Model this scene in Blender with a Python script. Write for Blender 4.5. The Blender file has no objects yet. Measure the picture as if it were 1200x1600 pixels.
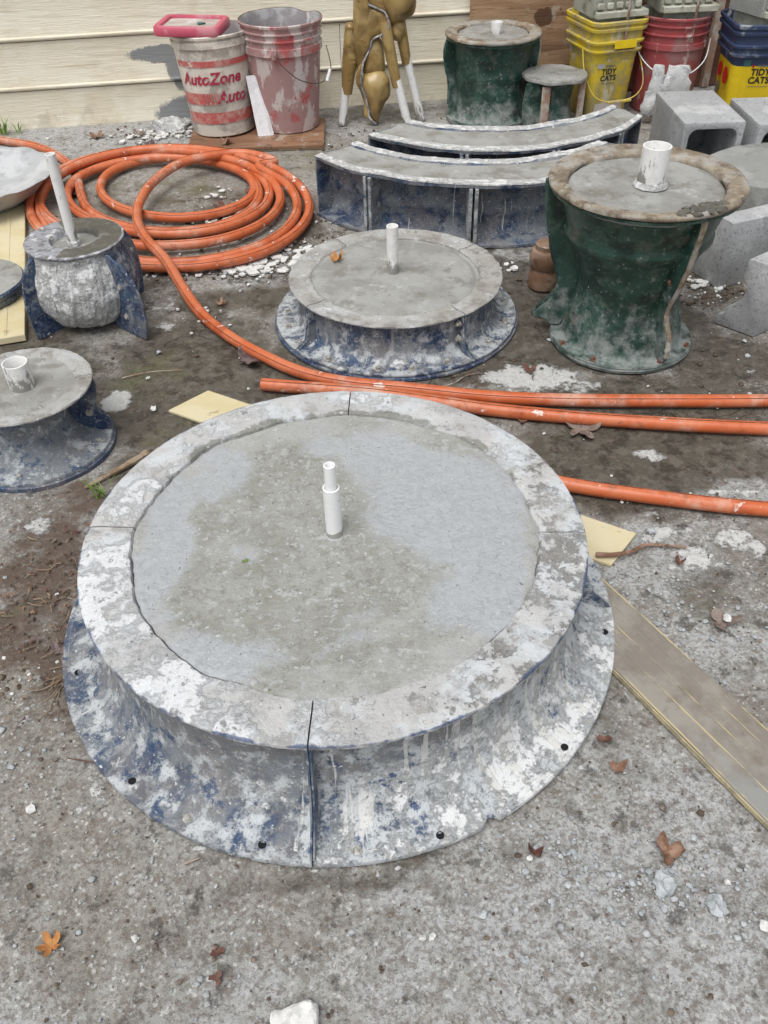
import bpy, bmesh, math, random
import numpy as np
from mathutils import Vector, Matrix, noise
PI = math.pi
rnd = random.Random(7)
scene = bpy.context.scene
COL = scene.collection

# ---------------------------------------------------------------- camera, sky, sun, exposure
CAM_H = 1.135
cam_data = bpy.data.cameras.new('camera')
cam = bpy.data.objects.new('camera', cam_data); COL.objects.link(cam)
cam_data.sensor_fit = 'VERTICAL'; cam_data.sensor_height = 24.0
cam_data.lens = 24.0 * 1354.8 / 1600.0
cam_data.clip_start = 0.02; cam_data.clip_end = 500
_p = math.radians(41.70); _r = math.radians(-1.6)
_R = Vector((1, 0, 0)); _U = Vector((0, math.sin(_p), math.cos(_p))); _F = Vector((0, math.cos(_p), -math.sin(_p)))
_X = _R * math.cos(_r) + _U * math.sin(_r); _Y = _U * math.cos(_r) - _R * math.sin(_r); _Z = -_F
cam.matrix_world = Matrix(((_X.x, _Y.x, _Z.x, 0), (_X.y, _Y.y, _Z.y, 0), (_X.z, _Y.z, _Z.z, CAM_H), (0, 0, 0, 1)))
scene.camera = cam

SUN_EL = math.radians(66); SUN_AZ = math.radians(205)      # compass style: direction the light comes from
world = bpy.data.worlds.new('World'); scene.world = world; world.use_nodes = True
wn = world.node_tree.nodes; wl = world.node_tree.links
sky = wn.new('ShaderNodeTexSky'); sky.sky_type = 'NISHITA'; sky.sun_disc = False
sky.sun_elevation = SUN_EL; sky.sun_rotation = SUN_AZ
sky.air_density = 1.0; sky.dust_density = 4.0; sky.ozone_density = 1.0
hsv = wn.new('ShaderNodeHueSaturation'); hsv.inputs['Saturation'].default_value = 0.32
wl.new(sky.outputs[0], hsv.inputs['Color']); wl.new(hsv.outputs[0], wn['Background'].inputs['Color'])
wn['Background'].inputs['Strength'].default_value = 0.10
sun_data = bpy.data.lights.new('sun', 'SUN'); sun_data.energy = 1.5; sun_data.angle = math.radians(38)
sun_data.color = (1.0, 0.985, 0.955)
sun = bpy.data.objects.new('sun', sun_data); COL.objects.link(sun)
_d = Vector((math.sin(SUN_AZ) * math.cos(SUN_EL), math.cos(SUN_AZ) * math.cos(SUN_EL), math.sin(SUN_EL)))
sun.rotation_euler = _d.to_track_quat('Z', 'Y').to_euler(); sun.location = (0, 0, 6)
scene.view_settings.view_transform = 'Standard'
scene.view_settings.look = 'None'; scene.view_settings.gamma = 1.0
scene.view_settings.use_curve_mapping = False
scene.view_settings.exposure = 0.38

# ---------------------------------------------------------------- materials
def _mathn(nt, op, a, b=None, clamp=False):
    n = nt.nodes.new('ShaderNodeMath'); n.operation = op; n.use_clamp = clamp
    for i, v in enumerate((a, b)):
        if v is None: continue
        if isinstance(v, (int, float)): n.inputs[i].default_value = v
        else: nt.links.new(v, n.inputs[i])
    return n.outputs[0]

def L(col, thr=.5, soft=.05, **k):
    d = dict(col=col, thr=thr, soft=soft, amt=1.0, scale=10.0, det=5.0, rgh=.6, dist=0.0, st=None, uv=False,
             attr=None, ak=1.0, grad=None, kind='noise', blobs=None, h=0.0, rough=None)
    d.update(k); return d

def mat(name, base, layers=(), rough=.8, bump=(), spec=.35, rand=False, metal=0.0, hdist=.001, trans=0.0, emis=None, alpha=None):
    m = bpy.data.materials.new(name); m.use_nodes = True
    nt = m.node_tree; N = nt.nodes; K = nt.links
    bs = N['Principled BSDF']
    tc = N.new('ShaderNodeTexCoord'); vec = tc.outputs['Object']; uvv = tc.outputs['UV']
    if rand:
        oi = N.new('ShaderNodeObjectInfo'); mu = N.new('ShaderNodeVectorMath'); mu.operation = 'ADD'
        sc_ = _mathn(nt, 'MULTIPLY', oi.outputs['Random'], 13.0)
        cb = N.new('ShaderNodeCombineXYZ')
        for i in range(3): K.new(sc_, cb.inputs[i])
        K.new(vec, mu.inputs[0]); K.new(cb.outputs[0], mu.inputs[1]); rvec = mu.outputs[0]
    else: rvec = vec
    def tex(l):
        v = uvv if l['uv'] else rvec
        if l['st']:
            mp = N.new('ShaderNodeMapping'); mp.inputs['Scale'].default_value = l['st']; K.new(v, mp.inputs[0]); v = mp.outputs[0]
        if l['kind'] == 'noise':
            n = N.new('ShaderNodeTexNoise'); n.inputs['Scale'].default_value = l['scale']; n.inputs['Detail'].default_value = l['det']
            n.inputs['Roughness'].default_value = l['rgh']; n.inputs['Distortion'].default_value = l['dist']; K.new(v, n.inputs['Vector'])
            return n.outputs['Fac']
        if l['kind'] in ('voro', 'cell'):
            n = N.new('ShaderNodeTexVoronoi'); n.inputs['Scale'].default_value = l['scale']; K.new(v, n.inputs['Vector'])
            if l['kind'] == 'cell':
                s = N.new('ShaderNodeSeparateColor'); K.new(n.outputs['Color'], s.inputs[0]); return s.outputs[l.get('ch', 0)]
            return _mathn(nt, 'SUBTRACT', 1.0, n.outputs['Distance'])
        if l['kind'] == 'crack':
            w_ = N.new('ShaderNodeTexNoise'); w_.inputs['Scale'].default_value = l['scale'] * 2.5; w_.inputs['Detail'].default_value = 7; K.new(v, w_.inputs['Vector'])
            m1 = N.new('ShaderNodeVectorMath'); m1.operation = 'SCALE'; m1.inputs['Scale'].default_value = l.get('warp', .16); K.new(w_.outputs['Color'], m1.inputs[0])
            m2 = N.new('ShaderNodeVectorMath'); m2.operation = 'ADD'; K.new(v, m2.inputs[0]); K.new(m1.outputs[0], m2.inputs[1])
            n = N.new('ShaderNodeTexVoronoi'); n.feature = 'DISTANCE_TO_EDGE'; n.inputs['Scale'].default_value = l['scale']; K.new(m2.outputs[0], n.inputs['Vector'])
            return _mathn(nt, 'SUBTRACT', 1.0, n.outputs['Distance'])
        if l['kind'] == 'wave':
            n = N.new('ShaderNodeTexWave'); n.inputs['Scale'].default_value = l['scale']; n.inputs['Distortion'].default_value = l['dist']
            n.inputs['Detail'].default_value = l['det']; n.bands_direction = l.get('dir', 'Z'); K.new(v, n.inputs['Vector']); return n.outputs['Fac']
        if l['kind'] == 'none': return None
    col = None; rr = None; hh = None
    for l in layers:
        f = tex(l)
        if f is None:
            vn = N.new('ShaderNodeValue'); vn.outputs[0].default_value = 0.0; f = vn.outputs[0]
        if l['attr']:
            a = N.new('ShaderNodeAttribute'); a.attribute_name = l['attr']
            f = _mathn(nt, 'ADD', f, _mathn(nt, 'MULTIPLY', a.outputs['Fac'], l['ak']))
        if l['grad']:
            g, off = l['grad']; dt = N.new('ShaderNodeVectorMath'); dt.operation = 'DOT_PRODUCT'
            K.new(vec if not l['uv'] else uvv, dt.inputs[0]); dt.inputs[1].default_value = g
            f = _mathn(nt, 'ADD', f, _mathn(nt, 'ADD', dt.outputs['Value'], off))
        if l['blobs']:
            acc = None
            for (cx, cy, cz, rx, ry, rz) in l['blobs']:
                mp = N.new('ShaderNodeMapping'); mp.vector_type = 'TEXTURE'
                mp.inputs['Location'].default_value = (cx, cy, cz); mp.inputs['Scale'].default_value = (rx, ry, rz)
                K.new(vec, mp.inputs[0]); ln = N.new('ShaderNodeVectorMath'); ln.operation = 'LENGTH'; K.new(mp.outputs[0], ln.inputs[0])
                q = _mathn(nt, 'SUBTRACT', 1.0, ln.outputs['Value'], clamp=True)
                acc = q if acc is None else _mathn(nt, 'MAXIMUM', acc, q)
            f = _mathn(nt, 'ADD', f, _mathn(nt, 'MULTIPLY', acc, l['ak']))
        mr = N.new('ShaderNodeMapRange'); mr.interpolation_type = 'SMOOTHSTEP'
        K.new(f, mr.inputs['Value'])
        mr.inputs['From Min'].default_value = l['thr'] - l['soft']; mr.inputs['From Max'].default_value = l['thr'] + l['soft']
        mr.inputs['To Max'].default_value = l['amt']; fac = mr.outputs[0]
        if l['col'] is not None:
            mx = N.new('ShaderNodeMix'); mx.data_type = 'RGBA'; K.new(fac, mx.inputs[0])
            if col is None: mx.inputs[6].default_value = (*base, 1)
            else: K.new(col, mx.inputs[6])
            mx.inputs[7].default_value = (*l['col'], 1); col = mx.outputs[2]
        if l['rough'] is not None:
            mx = N.new('ShaderNodeMix'); mx.data_type = 'FLOAT'; K.new(fac, mx.inputs[0])
            if rr is None: mx.inputs[2].default_value = rough
            else: K.new(rr, mx.inputs[2])
            mx.inputs[3].default_value = l['rough']; rr = mx.outputs[0]
        if l['h']:
            t = _mathn(nt, 'MULTIPLY', fac, l['h']); hh = t if hh is None else _mathn(nt, 'ADD', hh, t)
    for b in bump:                                    # (scale, height[, stretch[, uv]])
        l = L(None, scale=b[0], det=6.0, st=b[2] if len(b) > 2 else None, uv=(len(b) > 3 and b[3]))
        t = _mathn(nt, 'MULTIPLY', tex(l), b[1]); hh = t if hh is None else _mathn(nt, 'ADD', hh, t)
    if col is None: bs.inputs['Base Color'].default_value = (*base, 1)
    else: K.new(col, bs.inputs['Base Color'])
    if rr is None: bs.inputs['Roughness'].default_value = rough
    else: K.new(rr, bs.inputs['Roughness'])
    if hh is not None:
        bp = N.new('ShaderNodeBump'); bp.inputs['Strength'].default_value = 1.0; bp.inputs['Distance'].default_value = hdist
        K.new(hh, bp.inputs['Height']); K.new(bp.outputs[0], bs.inputs['Normal'])
    bs.inputs['Specular IOR Level'].default_value = spec; bs.inputs['Metallic'].default_value = metal
    if trans: bs.inputs['Transmission Weight'].default_value = trans
    return m

# --- ground
M_GROUND = mat('ground_concrete', (.300, .287, .255), [
    L((.20, .185, .16), .51, .10, scale=2.6, det=10, rgh=.62, amt=.75),
    L((.38, .375, .355), .54, .10, scale=5, det=10, rgh=.62, amt=.7),
    L((.43, .44, .44), .62, .16, scale=9, det=10, rgh=.62, attr='pale', ak=.42, amt=.9),
    L((.19, .17, .145), .56, .06, scale=150, det=5, rgh=.75, amt=.55, h=-.5),
    L((.42, .415, .395), .59, .05, scale=200, det=5, rgh=.75, amt=.5, h=.3),
    L((.17, .135, .11), .80, .02, kind='cell', scale=210, amt=.45),
    L((.55, .55, .53), .93, .02, kind='cell', scale=250, ch=1, amt=.75),
    L((.135, .125, .105), .58, .05, scale=11, det=10, rgh=.7, amt=.55),
    L((.48, .48, .47), .62, .05, scale=22, det=10, rgh=.72, amt=.65, h=.3),
    L((.082, .071, .052), .72, .12, scale=7, det=10, rgh=.66, attr='wet', ak=.47, amt=.90, rough=.28),  # damp ground, with contact shade beside the moulds painted into the same colour
    L((.20, .185, .155), .57, .06, scale=32, det=9, rgh=.72, attr='wet', ak=.03, amt=.5, rough=.5),
    L((.04, .034, .026), .60, .05, scale=20, det=9, rgh=.7, attr='wet', ak=.07, amt=.7, rough=.22),  # wet mask: damp ground and painted contact shade by the moulds
    L((.115, .082, .062), .76, .09, scale=14, det=10, rgh=.68, attr='soil', ak=.44, amt=.92, rough=.9, h=.5),
    L((.20, .16, .13), .58, .04, scale=50, det=8, rgh=.7, attr='soil', ak=.04, amt=.55, h=.5),
    L((.045, .032, .026), .66, .04, scale=30, det=8, rgh=.7, attr='soil', ak=.07, amt=.7, h=.5),
    L((.15, .15, .075), .80, .16, scale=14, det=9, attr='moss', ak=.42, amt=.55),
    L((.035, .03, .026), 1.0066, .0022, kind='crack', scale=2.3, warp=.22, amt=.6, h=-2.0, attr='wet', ak=.012),
    L((.66, .665, .65), .86, .05, scale=22, det=11, rgh=.76, attr='white', ak=.52, amt=.85, h=1.2),
    L((.60, .61, .60), .70, .02, scale=26, det=9, rgh=.72, amt=.7, h=.6),
    L((.05, .042, .035), .68, .03, scale=110, det=5, rgh=.75, amt=.65, h=-1.0),
    ], rough=.8, bump=[(30, 1.6), (110, 1.3), (420, .9)], hdist=.0016, spec=.4)
# --- blue glass-fibre mould shells with cement residue
def caked(name, blue=(.018, .042, .10), film=.50, white=.0, streak=.0, pale=.9):
    return mat(name, blue, [
        L((.06, .10, .165), .50, .10, scale=24, det=7, amt=.8),
        L((.22, .235, .245), 1.02 - film, .07, scale=13, det=9, rgh=.66, amt=.85, rough=.75, attr='film', ak=.12),
        L((.185, .172, .168), .55, .08, scale=8, det=9, rgh=.68, amt=.7, attr='film', ak=.12),
        L((.40, .395, .39), .60 - streak, .08, uv=True, st=(34, 4.5, 1), scale=1.0, det=8, rgh=.68, amt=pale * .7),
        L((.52, .545, .555), .56 - white, .05, scale=30, det=9, rgh=.75, amt=pale, h=.4, attr='cake', ak=.10),
        L((.02, .055, .135), .59, .035, scale=24, det=10, rgh=.75, amt=.85),
        L((.09, .075, .07), .62, .03, scale=34, det=8, rgh=.7, amt=.55),
        L((.70, .71, .71), (.63 - white), .05, scale=17, det=11, rgh=.77, h=1.6, amt=.9, attr='cake', ak=.082, rough=.9),
        L((.62, .62, .60), .685 - streak, .02, uv=True, st=(62, 4.5, 1), scale=1.0, det=3, amt=.85, attr='drip', ak=.11, h=.5),
        L((.025, .06, .165), .69, .02, scale=15, det=8, rgh=.72, amt=.9, attr='cake', ak=.03),
        L((.70, .70, .68), .68, .01, scale=110, det=3, amt=.8),
        L((.07, .105, .155), .575, .03, scale=120, det=6, rgh=.75, amt=.42),
        L((.52, .53, .54), .60, .03, scale=150, det=6, rgh=.75, amt=.5),
        L((.06, .05, .045), .69, .015, scale=60, det=6, rgh=.7, amt=.7),
        ], rough=.5, bump=[(55, .8), (200, .7), (480, .4)], hdist=.0012, spec=.4, rand=True)
M_BLUE = caked('blue_mould_shell')
M_BLUE_SPOOL = caked('blue_spool_shell', film=.60, white=-.02, streak=-.1, pale=.85)
M_BLUE_DARK = caked('dark_blue_mould_shell', (.012, .028, .085), film=.44, white=-.03, streak=-.3, pale=.55)
M_BLUE_RIB = caked('pale_blue_rib', film=.62, white=.05, pale=.8)
M_BLUE_ARC = caked('blue_grey_trough_shell', (.014, .030, .085), film=.54, white=-.07, streak=-.02, pale=.45)
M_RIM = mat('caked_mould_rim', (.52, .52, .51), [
    L((.445, .445, .445), .49, .08, scale=8, det=10, rgh=.66, amt=.9),
    L((.33, .31, .285), .59, .05, scale=16, det=10, rgh=.72, amt=.65, h=-.4),
    L((.60, .635, .665), .53, .07, scale=11, det=10, rgh=.66, amt=.75),
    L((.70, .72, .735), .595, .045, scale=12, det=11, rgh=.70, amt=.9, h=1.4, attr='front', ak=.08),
    L((.17, .155, .135), .62, .04, scale=24, det=10, rgh=.78, amt=.65, h=-1, attr='grit', ak=.05),
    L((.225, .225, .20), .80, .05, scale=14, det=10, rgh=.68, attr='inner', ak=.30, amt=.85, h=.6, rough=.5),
    L((.72, .72, .71), .64, .02, scale=75, det=6, amt=.7, h=.5),
    L((.10, .085, .07), .69, .015, scale=120, det=4, amt=.7, h=-1),
    L((.05, .09, .20), .85, .08, scale=25, det=8, attr='edge', ak=.37, amt=.8),
    ], rough=.85, bump=[(26, 1.5), (90, 1.5), (300, 1.0)], hdist=.0018)
M_RIM_GREY = mat('grimy_mould_rim', (.41, .405, .39), [
    L((.33, .32, .295), .49, .08, scale=8, det=10, rgh=.66, amt=.9),
    L((.22, .205, .18), .55, .05, scale=16, det=10, rgh=.72, amt=.65, h=-.4),
    L((.50, .515, .52), .56, .07, scale=11, det=10, rgh=.66, amt=.75),
    L((.70, .72, .735), .595, .045, scale=12, det=11, rgh=.70, amt=.9, h=1.4, attr='front', ak=.08),
    L((.17, .155, .135), .62, .04, scale=24, det=10, rgh=.78, amt=.65, h=-1, attr='grit', ak=.05),
    L((.225, .225, .20), .80, .05, scale=14, det=10, rgh=.68, attr='inner', ak=.30, amt=.85, h=.6, rough=.5),
    L((.72, .72, .71), .64, .02, scale=75, det=6, amt=.7, h=.5),
    L((.10, .085, .07), .69, .015, scale=120, det=4, amt=.7, h=-1),
    L((.05, .09, .20), .85, .08, scale=25, det=8, attr='edge', ak=.37, amt=.8),
    ], rough=.85, bump=[(26, 1.5), (90, 1.5), (300, 1.0)], hdist=.0018)
M_FILL = mat('wet_cement_fill', (.335, .34, .315), [
    L((.24, .24, .205), .49, .09, scale=7, det=10, rgh=.70, amt=.75),
    L((.20, .195, .165), .56, .05, scale=60, det=6, rgh=.7, amt=.55, h=-.5),
    L((.48, .495, .485), .55, .05, scale=70, det=8, rgh=.75, amt=.7, h=.5),
    L((.44, .445, .44), .58, .08, scale=6, det=8, amt=.7, attr='edge', ak=.14),
    L((.56, .575, .57), .60, .02, scale=26, det=5, dist=2.2, amt=.0),
    L((.42, .44, .46), .62, .07, scale=7, det=10, rgh=.64, attr='smooth', ak=.38, amt=.92, rough=.42, h=.3),
    L((.58, .59, .59), .655, .02, scale=130, det=3, amt=.85, h=.6),
    L((.58, .60, .60), .64, .04, scale=30, det=10, rgh=.75, amt=.6, h=.5),
    L((.12, .115, .095), .70, .012, scale=100, det=3, amt=.7, h=-1),
    ], rough=.55, bump=[(40, 1.0), (160, 1.3), (500, .8)], hdist=.0012, spec=.45)
M_FILL_SMALL = mat('grey_cement_fill', (.27, .27, .25), [
    L((.37, .375, .365), .50, .10, scale=9, det=10, rgh=.66, amt=.85),
    L((.18, .175, .15), .57, .06, scale=15, det=9, rgh=.68, amt=.7),
    L((.48, .485, .48), .61, .04, scale=24, det=9, rgh=.7, amt=.7, h=.4),
    L((.09, .085, .065), .69, .02, scale=90, det=4, amt=.6, h=-.6),
    L((.6, .6, .6), .70, .015, scale=120, det=3, amt=.7)],
    rough=.5, bump=[(30, 1.0), (120, 1.3), (400, .7)], hdist=.0013, spec=.45, rand=True)
M_PVC = mat('white_pvc', (.80, .80, .79), [
    L((.62, .61, .58), .56, .06, scale=40, det=6, amt=.5),
    L((.25, .24, .22), .55, .03, scale=34, det=9, rgh=.7, st=(1, 1, .35), grad=((.0, 0, -3.4), .12), amt=.95, h=.4),
    L((.16, .15, .13), .66, .02, scale=55, det=5, st=(1, 1, .25), amt=.6)], rough=.35, bump=[(200, .2)], spec=.5, rand=True)
M_PVC_CLEAN = mat('clean_white_pvc', (.82, .83, .83), [L((.5, .5, .48), .68, .03, scale=70, det=5, amt=.6),
    L((.33, .32, .30), .52, .02, scale=18, det=3, grad=((3.0, 0, -22.0), .42), amt=.95, h=.5)], rough=.3, spec=.5)
# --- green moulds
def greenm(name, thr=.60):
    return mat(name, (.012, .045, .034), [
        L((.03, .085, .065), .50, .1, scale=12, det=6, amt=.8),
        L((.10, .14, .115), .58, .08, scale=26, det=8, amt=.6),
        L((.30, .32, .31), .70, .14, scale=22, det=9, rgh=.7, grad=((0, 0, -1.3), .26), amt=.85, rough=.85, h=.3),
        L((.36, .40, .38), thr, .05, scale=60, det=10, rgh=.8, amt=.5),
        L((.008, .022, .018), .55, .06, scale=14, det=9, rgh=.7, amt=.75),
        L((.13, .07, .06), .66, .05, scale=13, det=8, amt=.45),
        L((.50, .52, .51), .70, .01, scale=120, det=3, amt=.85)],
        rough=.38, bump=[(50, .5), (260, .5)], hdist=.0012, spec=.5, rand=True)
M_GREEN = greenm('green_mould_shell'); M_GREEN_DARK = greenm('dark_green_mould_shell', .66)
M_RESIN = mat('tan_resin_edge', (.22, .175, .125), [
    L((.36, .31, .235), .52, .08, scale=24, det=10, rgh=.72, amt=.8), L((.12, .09, .065), .55, .06, scale=26, det=10, rgh=.74, amt=.85), L((.38, .375, .35), .52, .08, scale=14, det=9, rgh=.7, amt=.75),
    L((.45, .44, .41), .62, .05, scale=12, det=8, amt=.8, h=.5), L((.08, .06, .05), .70, .02, scale=80, det=3, amt=.8)],
    rough=.85, bump=[(80, 1.2), (300, .8)], hdist=.0014)
M_CRUST = mat('dry_cement_crust', (.50, .505, .50), [
    L((.46, .46, .45), .56, .08, scale=30, det=9, rgh=.7, amt=.8), L((.74, .75, .75), .49, .06, scale=40, det=9, rgh=.7, amt=.8, h=.7),
    L((.035, .06, .17), .64, .04, scale=17, det=8, rgh=.7, amt=.6)], rough=.9, bump=[(40, 2.0), (140, 1.6)], hdist=.003, rand=True)
M_WETCRUST = mat('wet_cement_smear', (.13, .125, .105), [L((.09, .085, .07), .5, .1, scale=30, det=7, amt=.8),
    L((.24, .24, .225), .62, .04, scale=40, det=6, amt=.6)], rough=.45, bump=[(60, 1.5), (200, 1)], hdist=.002)
M_HOSE = mat('orange_hose', (.55, .125, .04), [
    L((.60, .19, .09), .50, .12, scale=9, det=5, amt=.8),
    L((.40, .075, .02), .58, .08, scale=14, det=6, amt=.7),
    L((.62, .40, .31), .585, .08, scale=6, det=10, rgh=.72, amt=.75, rough=.8),
    L((.30, .10, .05), .60, .03, scale=45, det=8, rgh=.7, amt=.55),
    L((.10, .04, .025), .86, .03, kind='none', uv=True, grad=((1, 0, 0), 0), amt=0.0),
    L((.75, .68, .62), .66, .02, scale=28, det=6, amt=.85),
    L((.16, .05, .03), .70, .02, scale=60, det=4, amt=.7)], rough=.42, bump=[(90, .3)], spec=.45)
M_HOSE_DARK = mat('hose_seam', (.12, .035, .02), [L((.35, .12, .06), .55, .05, scale=40, det=5, amt=.7)], rough=.6)
M_HOSE_IN = mat('hose_bore', (.02, .015, .012), rough=.8)
# --- wall
SC = (.16, .17, .18)
M_SIDING = mat('cream_painted_siding', (.74, .69, .55), [
    L((.80, .765, .65), .5, .1, scale=2.5, det=6, amt=.8),
    L((.62, .54, .38), .56, .08, scale=4, det=8, rgh=.65, amt=.5),
    L((.55, .485, .355), .60, .05, scale=17, det=8, st=(.22, 1, 3.4), amt=.5),
    L((.40, .345, .25), .72, .02, scale=60, det=4, amt=.6),
    L((.44, .40, .32), .66, .08, scale=9, det=9, rgh=.7, grad=((0, 0, -1.6), .13), amt=.55),
    L((.20, .215, .23), .80, .075, scale=16, det=10, rgh=.72, st=(1, 1, .4), ak=.98, amt=.93, h=.8,
      blobs=[(.70, 0, .240, .20, .3, .045), (.74, 0, .19, .07, .3, .12), (.83, 0, .20, .11, .3, .10), (.74, 0, .02, .18, .3, .085), (.90, 0, .01, .13, .3, .10)]),
    ], rough=.62, bump=[(34, 1.0, (.26, 1, 3.6)), (90, .8, (.3, 1, 2.6))], hdist=.0020)
M_PLY_DARK = mat('dark_red_brown_plywood', (.085, .035, .022), [L((.15, .075, .05), .5, .1, scale=5, det=8, st=(.25, 1, 2.4), amt=.8), L((.30, .27, .24), .66, .05, scale=12, det=9, rgh=.7, amt=.5)], rough=.75, bump=[(40, 1.0, (.15, 1, 3))])  # darker red-brown than the left panel
M_PLY = mat('weathered_plywood', (.30, .18, .10), [
    L((.42, .28, .17), .50, .09, scale=5, det=7, st=(.22, 1, 2.6), dist=1.5, amt=.85),
    L((.14, .07, .038), .58, .05, scale=9, det=8, st=(.14, 1, 3.2), dist=1.0, amt=.8),
    L((.50, .46, .40), .60, .05, scale=11, det=9, rgh=.7, amt=.55),
    L((.08, .035, .02), .70, .05, scale=30, det=4, kind='noise', ak=.9, blobs=[(.30, 0, .30, .055, .3, .04)], amt=.85),
    L((.12, .06, .035), .62, .03, scale=70, det=4, st=(.2, 1, 2), amt=.5)], rough=.8, bump=[(40, 1.0, (.15, 1, 3)), (200, .5)], hdist=.001)
M_PLYBOARD = mat('reddish_board', (.20, .105, .06), [
    L((.30, .17, .10), .5, .08, scale=8, det=6, st=(.3, 2, 1), amt=.8), L((.42, .37, .32), .60, .03, scale=15, det=9, rgh=.7, amt=.7),
    L((.07, .04, .025), .62, .04, scale=20, det=6, amt=.6)], rough=.55, bump=[(60, .8)])
# --- plastics with dirt
def plastic(name, c, dirt=(.42, .38, .33), thr=.55, rough=.42, paint=None):
    ls = [L(tuple(min(1, x * 1.35) for x in c), .55, .1, scale=8, det=5, amt=.5)]
    if paint: ls.append(L(paint, .56, .03, scale=12, det=9, rgh=.7, amt=.85))
    ls += [L(dirt, thr, .06, scale=10, det=9, rgh=.68, amt=.8, rough=.85, h=.4), L((.66, .64, .61), thr + .10, .03, scale=16, det=8, st=(1, 1, .5), amt=.7, h=.5),
           L((.07, .06, .05), .68, .03, scale=45, det=6, amt=.6)]
    return mat(name, c, ls, rough=rough, bump=[(90, .5)], spec=.45, rand=True)
M_BK_WHITE = plastic('dirty_white_bucket', (.66, .62, .55), (.33, .31, .27), .515)
M_BK_RED = plastic('dusty_red_bucket', (.44, .10, .10), (.37, .28, .27), .42, paint=(.46, .05, .05))
M_BK_RED2 = plastic('dull_red_bucket', (.36, .075, .08), (.30, .19, .18), .53)
M_BK_IN = plastic('cement_stained_inside', (.25, .23, .24), (.45, .45, .45), .52)
M_YELLOW = plastic('yellow_pail', (.62, .47, .04), (.38, .32, .17), .50)
M_YELLOW2 = plastic('bright_yellow_pail', (.78, .56, .015), (.55, .42, .12), .68)
M_NAVY = plastic('navy_pail', (.035, .055, .115), (.35, .37, .40), .62)
M_PINK = plastic('pink_plastic_lid', (.50, .085, .14), (.55, .25, .28), .60)
M_LIDCLEAR = plastic('clouded_lid_panel', (.42, .36, .33), (.55, .52, .5), .5)
M_PRINT = mat('magenta_red_print', (.42, .04, .08), [L((.58, .52, .46), .60, .04, scale=40, det=8, rgh=.7, amt=.8)], rough=.5)
M_PRINT_RED = mat('red_band_print', (.52, .12, .11), [L((.56, .38, .33), .52, .07, scale=22, det=8, rgh=.7, amt=.7), L((.66, .62, .56), .63, .02, scale=30, det=7, amt=.8)], rough=.5)
M_INK = mat('dark_print', (.03, .028, .022), rough=.5)
M_TAG_RED = mat('red_print', (.55, .02, .02), rough=.5)
M_TAG_BLUE = mat('pale_lilac_print', (.45, .44, .50), [L((.60, .52, .2), .55, .05, scale=60, amt=.6)], rough=.5)
M_TAG_GREY = mat('grey_print', (.16, .17, .15), rough=.6)
M_TAG_TEAL = mat('teal_print', (.05, .14, .14), rough=.6)
M_WIRE = mat('rusty_wire', (.13, .11, .10), [L((.2, .1, .05), .55, .05, scale=60, amt=.7)], rough=.5, metal=.6)
M_PAPER = mat('crumpled_white_paper', (.80, .81, .83), [L((.62, .63, .66), .55, .08, scale=20, amt=.6)], rough=.8, bump=[(30, 2.0)], hdist=.002)
M_RAG = mat('plaster_soaked_rag', (.62, .63, .63), [L((.42, .43, .43), .54, .06, scale=26, det=8, amt=.8), L((.76, .77, .77), .62, .03, scale=40, det=6, amt=.7)], rough=.95,
            bump=[(60, 2.0), (240, 1.5)], hdist=.002)
M_GOLD = mat('golden_brown_fibreglass', (.27, .175, .06), [
    L((.44, .32, .13), .50, .12, scale=7, det=6, amt=.8), L((.11, .065, .022), .57, .08, scale=8, det=6, dist=.8, amt=.7),
    L((.30, .28, .24), .66, .08, scale=7, det=7, amt=.7), L((.05, .03, .015), .70, .02, scale=50, det=3, amt=.6)], rough=.30, bump=[(25, .8), (90, .4)], hdist=.0018, spec=.55, rand=True)
M_EDGE = mat('greyish_fibreglass_edge', (.30, .31, .34), [L((.14, .13, .12), .55, .06, scale=50, amt=.8), L((.62, .62, .62), .60, .03, scale=40, amt=.8)], rough=.7)
M_BLOCK = mat('cast_concrete', (.40, .41, .42), [
    L((.27, .275, .28), .58, .08, scale=11, det=10, rgh=.7, amt=.7), L((.06, .06, .055), .69, .012, scale=85, det=2, amt=.9, h=-2.5),
    L((.34, .35, .355), .5, .1, scale=6, det=6, amt=.8), L((.54, .55, .555), .56, .08, scale=8, det=8, amt=.7),
    L((.20, .20, .195), .62, .03, scale=120, det=3, amt=.6, h=-.5), L((.17, .165, .155), .70, .02, scale=50, det=5, amt=.6, h=-.6)],
    rough=.85, bump=[(40, 1.4), (180, 1.2)], hdist=.0014, rand=True)
M_BLOCK_PALE = mat('pale_cast_concrete', (.47, .475, .47), [L((.40, .41, .405), .5, .1, scale=7, det=6, amt=.8), L((.60, .61, .61), .58, .06, scale=9, det=8, amt=.8),
    L((.25, .25, .24), .69, .02, scale=70, det=4, amt=.6, h=-.5)], rough=.85, bump=[(70, .6), (260, .6)], hdist=.0010, rand=True)
M_SLAB = mat('rough_grey_slab', (.27, .275, .265), [L((.35, .355, .345), .52, .08, scale=9, det=8, amt=.8), L((.18, .175, .16), .60, .05, scale=12, det=7, amt=.6)],
    rough=.8, bump=[(30, 1.4), (140, 1.2)], hdist=.002)
M_GARDEN = mat('grey_green_block_mould', (.26, .265, .21), [L((.38, .39, .33), .52, .07, scale=12, det=8, amt=.8), L((.12, .12, .09), .58, .05, scale=20, det=7, amt=.8),
    L((.55, .56, .54), .64, .03, scale=18, det=8, amt=.7)], rough=.85, bump=[(60, 1.2)], hdist=.002, rand=True)
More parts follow.
